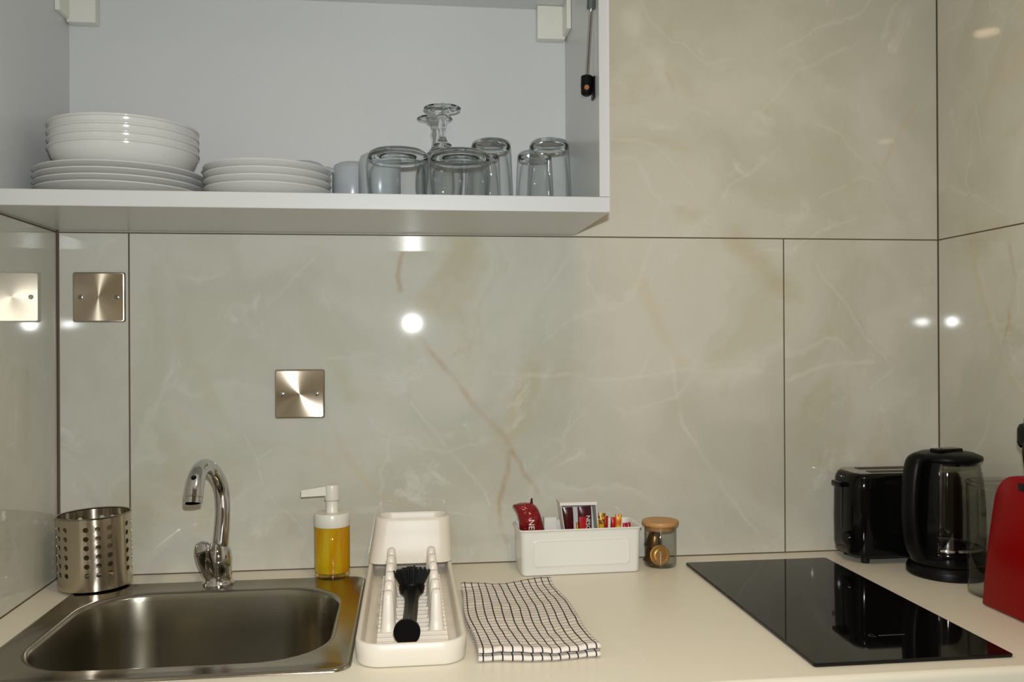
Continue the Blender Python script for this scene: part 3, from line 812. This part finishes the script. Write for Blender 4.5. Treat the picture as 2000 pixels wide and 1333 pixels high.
obj('liquid_soap', bm, M['liquid'], t, ang=50)
bm = bmesh.new()
lathe(bm, [(0, .012), (.0042, .012), (.0042, .046), (.0062, .050), (.0085, .068), (.0092, .087), (0, .087)], px_, py_, 0, 24)
obj('dip_tube', bm, M['pump_tube'], t, ang=50)
bm = bmesh.new()
lathe(bm, [(0, .0895), (.0300, .0890), (.0306, .0905), (.0306, .1100), (.0296, .1118), (.0110, .1122), (.0105, .1130), (.0105, .1325), (0, .1325)], px_, py_, 0, 64)
obj('collar', bm, M['white_plastic'], t)
bm = bmesh.new()
lathe(bm, [(0, .1335), (.0125, .1335), (.0128, .1345), (.0126, .1570), (.0120, .1592), (.0100, .1600), (0, .1600)], px_, py_, 0, 40)
vs = []
for s, (hy, z0, z1) in ((0.0, (.0085, .1425, .1590)), (-.052, (.0060, .1400, .1515))):
    vs.append([(px_+s, py_-hy, z0), (px_+s, py_+hy, z0), (px_+s, py_+hy*.8, z1), (px_+s, py_-hy*.8, z1)])
loft(bm, vs)
hd = obj('pump_head', bm, M['white_plastic'], t)
bm = bmesh.new(); tube(bm, [(px_-.0517, py_, .1462), (px_-.0526, py_, .1461)], .0026, 12)
obj('nozzle_hole', bm, M['dark_gasket'], hd)

# ---------------------------------------------------------------- dish rack
RX0, RX1, RY0, RY1 = .4775, .6195, -.508, -.018
t = thing('dish_rack', 'narrow off-white dish rack with cutlery cup and two prong rows', 'dish rack', ((RX0+RX1)/2, (RY0+RY1)/2, 0))
bm = bmesh.new(); lo = []
def rk(d, z, r=.026, tap=0.): return rl(RX0+d, RX1-d, RY0+d, RY1-d, max(.004, r-d), z, 8)
for d, z in ((.008, .0006), (.003, .0012), (.001, .005), (0, .018), (.0005, .0285), (.0022, .0302), (.0055, .0302), (.0075, .0285), (.0085, .020), (.0100, .0085), (.014, .0062)):
    lo.append(rk(d, z, .034))
loft(bm, lo, True, True)
obj('tray', bm, M['rack_plastic'], t, ang=50)
bm = bmesh.new(); lo = []
for wl, wr, yf, yb, z in ((.4790, .6205, -.108, -.0175, .0310), (.4798, .6200, -.104, -.0180, .0400), (.4825, .6195, -.098, -.0200, .0560), (.4865, .6190, -.093, -.0230, .0800), (.4893, .6182, -.090, -.0255, .0985),
                          (.4905, .6172, -.0885, -.0268, .1030), (.4925, .6155, -.0870, -.0285, .1045), (.4950, .6130, -.0845, -.0310, .1040), (.4962, .6118, -.0830, -.0325, .1010), (.4955, .6120, -.085, -.031, .060), (.4950, .6120, -.090, -.030, .0335)):
    lo.append(rl(wl, wr, yf, yb, .022, z, 8))
loft(bm, lo, True, True)
obj('cutlery_cup', bm, M['rack_plastic'], t, ang=50)
for row, x in enumerate((.5175, .5835)):
    for k in range(6):
        y = -.385+.051*k
        bm = bmesh.new()
        lo = []
        for z, hx, hy, cc in ((.0060, .0125, .0170, 0), (.010, .0105, .0145, 0), (.022, .0092, .0120, 0), (.040, .0080, .0095, .002), (.054, .0068, .0075, .003), (.0590, .0056, .0058, .003), (.0608, .003, .003, .003)):
            lo.append(rl(x-hx, x+hx, y-hy+cc, y+hy+cc, min(hx, hy)*.75, z+.002, 4))
        loft(bm, lo, True, True)
        obj('prong', bm, M['rack_plastic'], t, ang=50)
bm = bmesh.new()
for k in range(19):
    y = -.445+.0185*k
    box(bm, .503, .598, y-.0020, y+.0020, .0055, .0125, .0012, 2)
obj('ribbed_floor', bm, M['rack_plastic'], t)

# washing-up brush lying in the rack
t = thing('dish_brush', 'black washing-up brush lying in the dish rack', 'brush', (.549, -.36, .0145))
bm = bmesh.new()
bp = cr([(.5430, -.4640, .0300), (.5435, -.4560, .0305), (.5445, -.4450, .0300), (.5470, -.400, .0265), (.5490, -.340, .0235), (.5500, -.292, .0235), (.5503, -.268, .0245)], 5)
def br(i, n):
    s = i/(n-1)
    return .0175 if s < .10 else (.0175-.0067*(s-.10)/.10 if s < .20 else .0108-.0010*math.sin(PI*s)+.002*max(0, s-.85)/.15)
nn = len(bp); tube(bm, bp, [br(i, nn) for i in range(nn)], 28, flat=1.0)
obj('handle', bm, M['black_matt'], t, ang=50)
bm = bmesh.new()
hc = Vector((.5505, -.250, .0300)); ax = Vector((-.02, .35, .93)).normalized()
q = ax.to_track_quat('Z', 'Y').to_matrix()
vs = lathe(bm, [(0, -.016), (.010, -.0150), (.0175, -.0095), (.0200, -.001), (.0195, .003), (0, .004)], 0, 0, 0, 36)
bmesh.ops.rotate(bm, verts=vs, cent=(0, 0, 0), matrix=q); bmesh.ops.translate(bm, verts=vs, vec=hc)
obj('head', bm, M['black_matt'], t, ang=50)
bm = bmesh.new()
for ring, (rr_, cnt) in enumerate(((.003, 5), (.008, 10), (.0128, 15), (.0172, 20))):
    for k in range(cnt):
        a = 2*PI*k/cnt+ring*.3; ln = .0285-.0015*ring+random.uniform(-.001, .001)
        tilt = rr_/.0172*.50
        p0 = q @ Vector((rr_*math.cos(a), rr_*math.sin(a), .003)) + hc
        p1 = q @ Vector(((rr_+ln*math.sin(tilt))*math.cos(a), (rr_+ln*math.sin(tilt))*math.sin(a), .003+ln*math.cos(tilt))) + hc
        tube(bm, [p0, (p0+p1)/2, p1], [.0012, .0014, .0018], 6)
obj('bristles', bm, M['black_rubber'], t)

# ---------------------------------------------------------------- tea towel
bm = bmesh.new(); uvl = bm.loops.layers.uv.new('UVMap')
path = []          # (y-fraction 0 front .. 1 back, height) folded strip, bottom layer to top layer
def towel_surface(bm, corners, prof, nx, hfun, v0=0.0):
    """corners: FL, FR, BL, BR (x, y); prof: list of (s, z) with s 0 front to 1 back"""
    FL, FR, BL, BR = [Vector(c) for c in corners]
    Ly = (BL-FL).length; grid = []
    v = v0; last = None; vv = []
    for s, z in prof:
        if last: v += math.hypot((s-last[0])*Ly, z-last[1])
        last = (s, z); vv.append(v)
    for (s, z), v in zip(prof, vv):
        row = []
        for i in range(nx+1):
            u = i/nx
            p = (FL*(1-u)+FR*u)*(1-s)+(BL*(1-u)+BR*u)*s
            row.append((bm.verts.new((p.x+.0030*math.sin(s*8+u*2.5+.5)+.004*noise.noise(Vector((u*2, s*3, 8))), p.y+.003*math.sin(u*7+1)+.003*noise.noise(Vector((u*4, s*4, 3))), z+hfun(u, s, z))), u*.158, v))
        grid.append(row)
    for a, b in zip(grid, grid[1:]):
        for i in range(nx):
            f = bm.faces.new((a[i][0], a[i+1][0], b[i+1][0], b[i][0]))
            for lp, q_ in zip(f.loops, (a[i], a[i+1], b[i+1], b[i])): lp[uvl].uv = (q_[1], q_[2])
def th(u, s, z):
    k = min(1., z/.010)
    h = .0028*noise.noise(Vector((u*3.2, s*3.4, 1.3)))*k + .0016*noise.noise(Vector((u*9, s*12, 4)))*k
    h += k*.0045*max(0, s-.93)/.07*(.6+.6*math.cos(u*7.0)) if s > .93 else 0
    return h
ns = 64
prof = [(1.0, .0010)] + [(1-i/ns*.97, .0012) for i in range(1, ns)] + [(.022, .0016), (.010, .0035), (.006, .0055), (.012, .0078), (.03, .0082)]
prof += [(.03+.30*i/16, .0082) for i in range(1, 16)] + [(.34, .0088), (.346, .0104), (.335, .0115)] + [(.33-.30*i/16, .0116) for i in range(1, 16)]
prof += [(.020, .0120), (.008, .0135), (.004, .0155), (.010, .0178), (.028, .0180), (.05, .0172)] + [(.05+.95*i/ns, .0165-.0065*min(1, i/ns*1.9)) for i in range(1, ns+1)]
towel_surface(bm, ((.6310, -.5120), (.7890, -.5140), (.6275, -.182), (.7830, -.168)), prof, 52, th)
o = obj('tea_towel', bm, M['towel'], recalc=False, ang=80, origin=(.705, -.34, 0))
sm = o.modifiers.new('thickness', 'SOLIDIFY'); sm.thickness = .0011; sm.offset = 0
tag(o, 'folded white tea towel with black check lying on the worktop', 'tea towel')

# ---------------------------------------------------------------- storage tin and its contents
BC = Vector((.8440, -.0640, .0)); BANG = math.radians(1.6)
t = thing('storage_bin', 'white lidless storage bin with embossed front holding coffee sachets', 'storage bin', BC)
bm = bmesh.new(); lo = []
hx, hy = .1075, .0415
for d, z in ((.0055, .0006), (.0035, .0015), (.0025, .005), (.0006, .070), (-.0002, .0765), (-.0022, .0780), (-.0030, .0795), (-.0020, .0808), (-.0002, .0805), (.0012, .0790), (.0018, .070), (.0045, .004), (.0060, .0030)):
    lo.append([(BC.x+x, BC.y+y, z) for x, y in rrect(-hx+d, hx-d, -hy+d, hy-d, .010-d*.3, 5)])
loft(bm, lo, True, True)
# embossed front panel frame
def emb(s, y, z0, z1, r): return [(BC.x+x, BC.y+y, z) for x, z in rrect(-s, s, z0, z1, r, 6)]
fy = -hy+.0009
loft(bm, [emb(.0860, fy+.001, .0165, .0625, .008), emb(.0860, fy-.0003, .0165, .0625, .008), emb(.0852, fy-.0010, .0173, .0617, .0075), emb(.0838, fy-.0010, .0187, .0603, .007), emb(.0830, fy-.0002, .0195, .0595, .0065)], False, True)
rot(bm, bm.verts, BANG, 'Z', BC)
obj('bin_body', bm, M['white_tin'], t, ang=40)
def inbin(x, y, z): return Vector((x, y, z))

# red coffee bag
t = thing('coffee_bag', 'crinkled red foil coffee bag at the left end of the bin', 'coffee bag', (.765, -.062, .004))
bm = bmesh.new()
rows = [(.008, .748, .796), (.03, .7462, .7935), (.055, .7445, .7900), (.074, .7420, .7865), (.088, .7405, .7830), (.100, .7380, .7790), (.108, .7340, .7755), (.1135, .7300, .7720), (.1165, .7310, .7680), (.1190, .7430, .7640)]
nr, nc = 40, 22
def rowat(s):
    f_ = s*(len(rows)-1); i = min(int(f_), len(rows)-2); k = f_-i
    return [rows[i][j]*(1-k)+rows[i+1][j]*k for j in range(3)]
sides = []
for sg in (-1, 1):
    g = []
    for i in range(nr+1):
        z, xa, xb = rowat(i/nr); r_ = []
        for j in range(nc+1):
            u = j/nc
            puff = .0125*(math.sin(PI*u)**.55)*(math.sin(PI*min(1, .16+(1-i/nr)*.84*1.0))**.5 if i < nr else 0)
            nzv = .0022*noise.noise(Vector((u*5, i/nr*9, sg*3)))
            x = xa+(xb-xa)*u
            r_.append(bm.verts.new((x, -.060+.012*(i/nr-.5)*.5+sg*puff+nzv*(1 if 0 < j < nc and i < nr else 0), z+.0008*noise.noise(Vector((x*90, 1, 1))))))
        g.append(r_)
    sides.append(g)
    for i in range(nr):
        for j in range(nc): bm.faces.new((g[i][j], g[i][j+1], g[i+1][j+1], g[i+1][j]))
bmesh.ops.remove_doubles(bm, verts=bm.verts, dist=.0002)
obj('foil_bag', bm, M['foil'], t, ang=70)
bm = bmesh.new(); loft(bm, [[(.7610, -.0585, .116), (.7665, -.0585, .116), (.7665, -.0575, .116), (.7610, -.0575, .116)], [(.7625, -.0585, .1265), (.7655, -.0585, .1280), (.7655, -.0577, .1280), (.7625, -.0577, .1265)]])
obj('sealed_corner', bm, M['maroon'], t)
# vertical lettering, reading downwards
def vtext(s, size, x, y, z, name, parent, lean=0.):
    Mx = Matrix.Translation((x, y, z)) @ Matrix.Rotation(lean, 4, 'X') @ Matrix.Rotation(PI/2, 4, 'Y') @ Matrix(((1, 0, 0, 0), (0, 0, -1, 0), (0, 1, 0, 0), (0, 0, 0, 1)))
    return text_mesh(s, size, M['print_white'], name, parent, Mx)
vtext('NESCAFÉ', .0145, .7560, -.0785, .0935, 'printed_lettering', t)

# small white carton behind the bag
bm = bmesh.new(); box(bm, .7885, .8110, -.046, -.028, .0035, .0895, .001)
o = obj('small_carton', bm, M['card'], origin=(.80, -.037, .0035)); tag(o, 'plain white little carton between the coffee bag and the open sachet box', 'carton')

# open white carton leaning, holding two dark sachets
t = thing('sachet_box', 'open white card box leaning in the bin with two dark sachets', 'box', (.848, -.055, .004))
bm = bmesh.new()
zt, zb = .1200, .006
def lean_y(z): return -.066+.30*(z-zb)*.10
fr = lambda z: (.8130+.010*(zt-z)/(zt-zb)*1.6, .8775+.008*(zt-z)/(zt-zb)*1.2)
def quad_box(bm, xa0, xb0, xa1, xb1, y0, y1, za, zb_):
    loft(bm, [[(xa0, y0, za), (xb0, y0, za), (xb0, y1, za), (xa0, y1, za)], [(xa1, y0, zb_), (xb1, y0, zb_), (xb1, y1, zb_), (xa1, y1, zb_)]])
a0, b0 = fr(zb); a1, b1 = fr(zt)
quad_box(bm, a0, b0, a1, b1, -.0385, -.0375, zb, zt)                     # back
quad_box(bm, a0, a0+.0012, a1, a1+.0012, -.074, -.0385, zb, zt)           # sides
quad_box(bm, b0-.0012, b0, b1-.0012, b1, -.074, -.0385, zb, zt)
box(bm, a1-.001, b1+.001, -.0755, -.037, zt, zt+.0012)                     # top flap
box(bm, a1-.001, b1+.001, -.0760, -.0748, zt-.0045, zt+.0012)
box(bm, a0, b0, -.074, -.0375, zb-.001, zb)
obj('card_box', bm, M['card'], t)
def pouch(name, label, mat, x0, x1, y, z0, z1, tilt=0., text=None, cat='sachet', thick=.0035, group='sachets in the white bin', patch=None):
    t = thing(name, label, cat, ((x0+x1)/2, y, z0), group)
    bm = bmesh.new(); nr, nc = 14, 8
    for sg in (-1, 1):
        g = []
        for i in range(nr+1):
            r_ = []
            for j in range(nc+1):
                u, v = j/nc, i/nr
                p = thick*(math.sin(PI*u)**.6)*(min(1, min(v, 1-v)*9)**.7 if 0 < v < 1 else 0)
                r_.append(bm.verts.new((x0+(x1-x0)*u+.0004*math.sin(v*9), y+sg*max(p, .00015), z0+(z1-z0)*v)))
            g.append(r_)
        for i in range(nr):
            for j in range(nc): bm.faces.new((g[i][j], g[i][j+1], g[i+1][j+1], g[i+1][j]))
    bmesh.ops.remove_doubles(bm, verts=bm.verts, dist=.00035)
    rot(bm, bm.verts, tilt, 'Y', ((x0+x1)/2, y, z0))
    obj('wrapper', bm, mat, t, ang=60)
    if patch:
        bm = bmesh.new(); pa, pb, pz0, pz1 = patch; box(bm, pa, pb, y-thick-.0006, y-thick+.0006, pz0, pz1, .0003)
        rot(bm, bm.verts, tilt, 'Y', ((x0+x1)/2, y, z0)); obj('red_panel', bm, M['s_red'], t)
    if text: vtext(text[0], text[1], text[2], y-thick-.0009, text[3], 'printed_lettering', t)
    return t
pouch('coffee_sachet', 'plain dark maroon sachet on the left inside the open white box', M['maroon'], .8235, .8435, -.060, .009, .1100, -.06)
pouch('coffee_sachet', 'dark maroon sachet with white lettering on the right inside the open box', M['maroon'], .8500, .8745, -.062, .009, .1110, -.04, ('NESCAFÉ', .0105, .8610, .0955), patch=(.8515, .8640, .040, .0930))
pouch('sugar_stick', 'orange yellow stick sachet between the two dark sachets', M['s_yellow'], .8448, .8495, -.0555, .009, .0815)
pouch('sugar_sachet', 'gold and brown patterned sachet just right of the open white box', M['s_gold'], .8785, .8915, -.062, .006, .0985, .06)
pouch('sugar_sachet', 'red sachet right of the gold patterned one', M['s_red'], .8925, .9020, -.050, .006, .0905, .03)
pouch('sugar_sachet', 'red sachet right beside the yellow patterned one', M['s_red'], .9035, .9125, -.058, .006, .0895, .05)
pouch('sugar_sachet', 'yellow and orange patterned sachet standing right of the red ones', M['s_yellow'], .9140, .9255, -.050, .006, .0925, .05)
pouch('sugar_sachet', 'low red sachet, left of the two at the right end of the bin', M['s_red'], .9275, .9345, -.066, .006, .0800, .0)
pouch('sugar_sachet', 'low red sachet, farthest right in the bin', M['s_red'], .9355, .9430, -.062, .006, .0800, .0)

# ---------------------------------------------------------------- glass jar with capsules
JX, JY = .9985, -.0615
t = thing('glass_jar', 'small round glass jar with bamboo lid beside the white bin', 'jar', (JX, JY, 0))
bm = bmesh.new(); JR = .0286
lathe(bm, [(0, .0008), (JR-.003, .0006), (JR-.0004, .003), (JR, .006), (JR, .0725), (JR-.0006, .0733), (JR-.0014, .0725)], JX, JY, 0, 64)
lathe(bm, [(0, .0042), (JR-.004, .0042), (JR-.0016, .007), (JR-.0014, .0725)], JX, JY, 0, 64)
obj('jar_wall', bm, M['jar_glass'], t, ang=50)
bm = bmesh.new()
lathe(bm, [(r_, z_+.0040) for r_, z_ in [(0, .0610), (JR-.004, .0610), (JR-.0022, .0625), (JR-.0022, .0655), (JR-.0032, .0660), (JR-.0032, .0680), (JR-.002, .0700), (JR+.0005, .0702), (.0325, .0708), (.0330, .0722), (.0330, .0765), (.0320, .0780), (0, .0785)]], JX, JY, 0, 64)
obj('bamboo_lid', bm, M['bamboo'], t, ang=40)
def capsule(cx, cy, cz, axis, mats, label):
    t = thing('coffee_capsule', label, 'coffee capsule', (cx, cy, cz), 'coffee capsules in the jar')
    q = Vector(axis).normalized().to_track_quat('Z', 'Y').to_matrix(); c = Vector((cx, cy, cz))
    bm = bmesh.new(); vs = lathe(bm, [(.0148, .0), (.0175, -.0004), (.0180, .0004), (.0175, .0012), (.0155, .0014), (.0148, .0006), (.0150, -.002), (.0120, -.0195), (.0095, -.0235), (.0040, -.0250), (0, -.0252)], seg=36)
    bmesh.ops.rotate(bm, verts=vs, cent=(0, 0, 0), matrix=q); bmesh.ops.translate(bm, verts=vs, vec=c); obj('capsule_body', bm, mats[0], t, ang=50)
    bm = bmesh.new(); vs = lathe(bm, [(.0156, .0008), (.0152, .0016), (.0120, .0012), (.0085, .0020), (.0080, .0014), (0, .0018)], seg=36)
    bmesh.ops.rotate(bm, verts=vs, cent=(0, 0, 0), matrix=q); bmesh.ops.translate(bm, verts=vs, vec=c); obj('foil_lid', bm, mats[1], t, ang=50)
capsule(.9920, -.0785, .0232, (-.05, -1, .12), (M['gold_cap'], M['gold_cap']), 'gold coffee capsule facing out at the front of the jar')
capsule(.9900, -.0480, .0340, (-.1, .1, -1), (M['bronze_cap'], M['bronze_cap']), 'bronze coffee capsule standing at the back left in the jar')
capsule(.9880, -.0480, .0080, (0, .1, -1), (M['bronze_cap'], M['bronze_cap']), 'dark bronze coffee capsule at the very bottom of the jar')

# ---------------------------------------------------------------- hob
hob = [(1.0436, -.5748), (1.3113, -.5748), (1.3113, -.0641), (1.0436, -.0641)]
t = thing('hob', 'glossy black glass hob lying on the worktop left of the toaster and kettle', 'hob', (1.1775, -.3195, 0))
bm = bmesh.new()
lo = [[(x, y, z) for x, y in rrect(1.0436+d, 1.3113-d, -.5748+d, -.0641-d, .004, 3)] for d, z in ((.0012, .0004), (.0004, .0010), (0, .0036), (.0008, .0046), (.0022, .0050))]
loft(bm, lo)
obj('glass_top', bm, M['hob_glass'], t, ang=8)
bm = bmesh.new()
def flat_ring(bm, cx, cy, r0, r1, z, seg=48, a0=0, a1=2*PI):
    vs = [[bm.verts.new((cx+r*math.cos(a0+(a1-a0)*i/seg), cy+r*math.sin(a0+(a1-a0)*i/seg), z)) for i in range(seg+1)] for r in (r0, r1)]
    for i in range(seg): bm.faces.new((vs[0][i], vs[0][i+1], vs[1][i+1], vs[1][i]))
flat_ring(bm, 1.169, -.486, .0040, .0050, .0052, 30, .6, 5.6)
for k in range(9):
    box(bm, 1.178+.0042*k, 1.181+.0042*k, -.4875, -.4850, .0050, .0052)
obj('printed_marks', bm, M['hob_mark'], t)

# ---------------------------------------------------------------- toaster
t = thing('toaster', 'black two-slot toaster in the right corner behind the kettle', 'toaster', (1.455, -.063, 0))
bm = bmesh.new(); lo = []
TX0, TX1, TY0, TY1 = 1.3420, 1.5650, -.1160, -.0080
for d, z in ((.008, .0120), (.003, .0150), (.0005, .030), (0, .075), (.0010, .135), (.0030, .152), (.0065, .1595), (.0100, .1625)):
    lo.append(rl(TX0+d, TX1-d, TY0+d*.8, TY1-d*.8, .034-d*.4, z, 8))
loft(bm, lo)
obj('housing', bm, M['black_gloss'], t, ang=50)
bm = bmesh.new(); loft(bm, [rl(TX0+.012, TX1-.012, TY0+.010, TY1-.010, .026, z, 8) for z in (.1622, .1640)])
tp = obj('top_plate', bm, M['steel_rim'], t)
for y in (-.083, -.041):
    bm = bmesh.new(); box(bm, 1.385, 1.535, y-.010, y+.010, .1638, .1646, .0002); obj('slot', bm, M['dark_gasket'], tp)
bm = bmesh.new(); box(bm, TX0-.0120, TX0+.0020, -.080, -.048, .1365, .1460, .003); obj('lever', bm, M['black_gloss'], t)
bm = bmesh.new(); box(bm, TX0-.0012, TX0+.001, -.0665, -.0625, .060, .1365); obj('lever_track', bm, M['dark_gasket'], t)
bm = bmesh.new(); vs = tube(bm, [(TX0+.004, -.0900, .046), (TX0-.007, -.0940, .046), (TX0-.009, -.0945, .046)], [.0125, .0120, .0095], 28); obj('browning_dial', bm, M['black_gloss'], t)
for x in (TX0+.03, TX1-.03):
    for y in (TY0+.022, TY1-.022):
        bm = bmesh.new(); lathe(bm, [(0, .0005), (.007, .0005), (.0085, .0135), (0, .0135)], x, y, 0, 16); obj('foot', bm, M['black_rubber'], t)

# ---------------------------------------------------------------- kettle
KX, KY = 1.4740, -.1850
t = thing('kettle', 'black and clear glass electric kettle in front of the toaster', 'kettle', (KX, KY, 0))
bm = bmesh.new(); lathe(bm, [(0, .0006), (.0640, .0006), (.0665, .003), (.0665, .012), (.0640, .018), (.0600, .021), (0, .021)], KX, KY, 0, 64)
obj('power_base', bm, M['black_matt'], t)
bm = bmesh.new(); lathe(bm, [(0, .0215), (.0595, .0215), (.0612, .025), (.0612, .042), (.0600, .0455), (.0560, .0460), (0, .0460)], KX, KY, 0, 64)
obj('lower_collar', bm, M['black_gloss'], t)
bm = bmesh.new(); lathe(bm, [(0, .0464), (.0540, .0464), (.0555, .0485), (.0535, .0515), (.0500, .0520), (.046, .0495), (0, .0495)], KX, KY, 0, 64)
obj('heating_plate', bm, M['chrome'], t)
bm = bmesh.new()
lathe(bm, [(.0590, .0465), (.0600, .060), (.0603, .090), (.0590, .130), (.0560, .165), (.0525, .185), (.0505, .196)], KX, KY, 0, 72)
lathe(bm, [(.0568, .0475), (.0578, .060), (.0581, .090), (.0568, .130), (.0538, .165), (.0503, .185), (.0485, .196)], KX, KY, 0, 72)
# pouring lip on the far right
obj('glass_body', bm, M['kettle_glass'], t, ang=60)
bm = bmesh.new(); lathe(bm, [(0, .192), (.0480, .192), (.0490, .197), (.0550, .1985), (.0565, .2020), (.0550, .2060), (.0430, .2110), (.020, .2135), (0, .2140)], KX, KY, 0, 64)
ld = obj('lid', bm, M['black_matt'], t, ang=50)
bm = bmesh.new(); vs = box(bm, KX-.030, KX+.022, KY-.014, KY+.010, .2110, .2185, .003); rot(bm, vs, .25, 'Z', (KX, KY, 0)); obj('lid_release', bm, M['black_gloss'], ld)
bm = bmesh.new()
hd_ = Vector((-.985, -.17, 0)).normalized(); c = Vector((KX, KY, 0))
hpts = cr([c+hd_*.046+Vector((0, 0, .2010)), c+hd_*.066+Vector((0, 0, .2000)), c+hd_*.074+Vector((0, 0, .180)), c+hd_*.0785+Vector((0, 0, .140)), c+hd_*.0785+Vector((0, 0, .095)), c+hd_*.0720+Vector((0, 0, .055)), c+hd_*.0590+Vector((0, 0, .034))], 7)
tube(bm, hpts, .0175, 24, flat=.62, updir=Vector((-hd_.y, hd_.x, 0)))
obj('handle', bm, M['black_matt'], t, ang=60)
bm = bmesh.new()
n = Vector((-hd_.y, hd_.x, 0)); lo = []
for z, r in ((.040, .0628), (.06, .0636), (.09, .0640), (.13, .0625), (.165, .0596), (.185, .0560), (.197, .0538)):
    lp = []
    for a in range(-34, 35, 4):
        v = (hd_*math.cos(math.radians(a))+n*math.sin(math.radians(a)))
        lp.append(c+v*r+Vector((0, 0, z)))
    for a in range(34, -35, -4):
        v = (hd_*math.cos(math.radians(a))+n*math.sin(math.radians(a)))
        lp.append(c+v*(r-.0030)+Vector((0, 0, z)))
    lo.append(lp)
loft(bm, lo); obj('handle_spine', bm, M['black_gloss'], t, ang=50)

# ---------------------------------------------------------------- coffee machine
t = thing('coffee_machine', 'red capsule coffee machine with clear water tank at the right edge', 'coffee machine', (1.475, -.46, 0))
bm = bmesh.new()
prof = [(-.3605, .0015), (-.3640, .030), (-.3730, .090), (-.3850, .150), (-.3900, .172), (-.3970, .187), (-.4080, .1985), (-.4210, .2055), (-.4380, .2090), (-.470, .2100), (-.520, .206), (-.548, .190), (-.560, .160), (-.560, .090), (-.545, .060), (-.545, .0015)]
lo = []
for d, x in ((.0025, 1.4150), (.0006, 1.4165), (0, 1.4190), (0, 1.5290), (.0006, 1.5315), (.0025, 1.5330)):
    cyy, czz = -.455, .105
    lo.append([(x, y+(d if y < cyy else -d), z-(d if z > czz else -d)) for y, z in prof])
loft(bm, lo)
obj('side_shell', bm, M['red'], t, ang=40)
bm = bmesh.new(); box(bm, 1.4138, 1.4165, -.4640, -.4440, .1890, .2000, .0008); obj('vent_slot', bm, M['black_gloss'], t)
bm = bmesh.new(); lo = []
for z, y0, y1, x0, x1 in ((.2085, -.520, -.4080, 1.446, 1.502), (.240, -.516, -.4020, 1.446, 1.502), (.290, -.512, -.4040, 1.448, 1.500), (.300, -.505, -.4090, 1.452, 1.496)):
    lo.append(rl(x0, x1, y0, y1, .012, z, 5))
loft(bm, lo)
br_ = obj('brew_head', bm, M['black_gloss'], t, ang=45)
bm = bmesh.new(); lo = []
for z, d in ((.2430, .006), (.2455, .002), (.252, 0), (.272, 0), (.2790, .002), (.2815, .006)):
    lo.append(rl(1.447+d, 1.501-d, -.425, -.3915-d, .010, z, 5))
loft(bm, lo); obj('lever', bm, M['black_gloss'], t, ang=45)
bm = bmesh.new(); lo = []
def tank(d): return rrect(1.4300+d, 1.5250-d, -.3580+d, -.2800-d, .034-d, 8)
for z, d in ((.0015, .004), (.004, .001), (.010, 0), (.120, 0), (.1760, -.001)):
    lo.append([(x, y, z) for x, y in tank(d)])
loft(bm, lo, True, False); obj('water_tank', bm, M['tank_plastic'], t, ang=50)
bm = bmesh.new()
lo = [[(x, y, z) for x, y in tank(d)] for d, z in ((-.001, .1745), (-.0022, .1760), (-.0022, .1805), (-.001, .1815), (.003, .1815), (.003, .1745))]
loft(bm, lo+[lo[0]], False, False); obj('tank_lid_rim', bm, M['tank_plastic'], t)

# ---------------------------------------------------------------- ceiling downlight, and a fitting for the added ambient lamp
for x, y in ((.84, -.96), (.25, -2.35)):
    t = thing('downlight', 'recessed round ceiling downlight ' + ('above the kitchen counter' if y > -2 else 'added unseen farther back for ambient light'), 'ceiling light', (x, y, CEIL))
    bm = bmesh.new(); lathe(bm, [(.048, -.0005), (.048, -.004), (.042, -.006), (.0375, -.004), (.0375, -.0005)], x, y, CEIL, 40, closed=True); obj('trim_ring', bm, M['chrome'], t)

# ---------------------------------------------------------------- lift the whole layout to its height above the floor
for o in scene.objects:
    if o.parent is None: o.location.z += WT
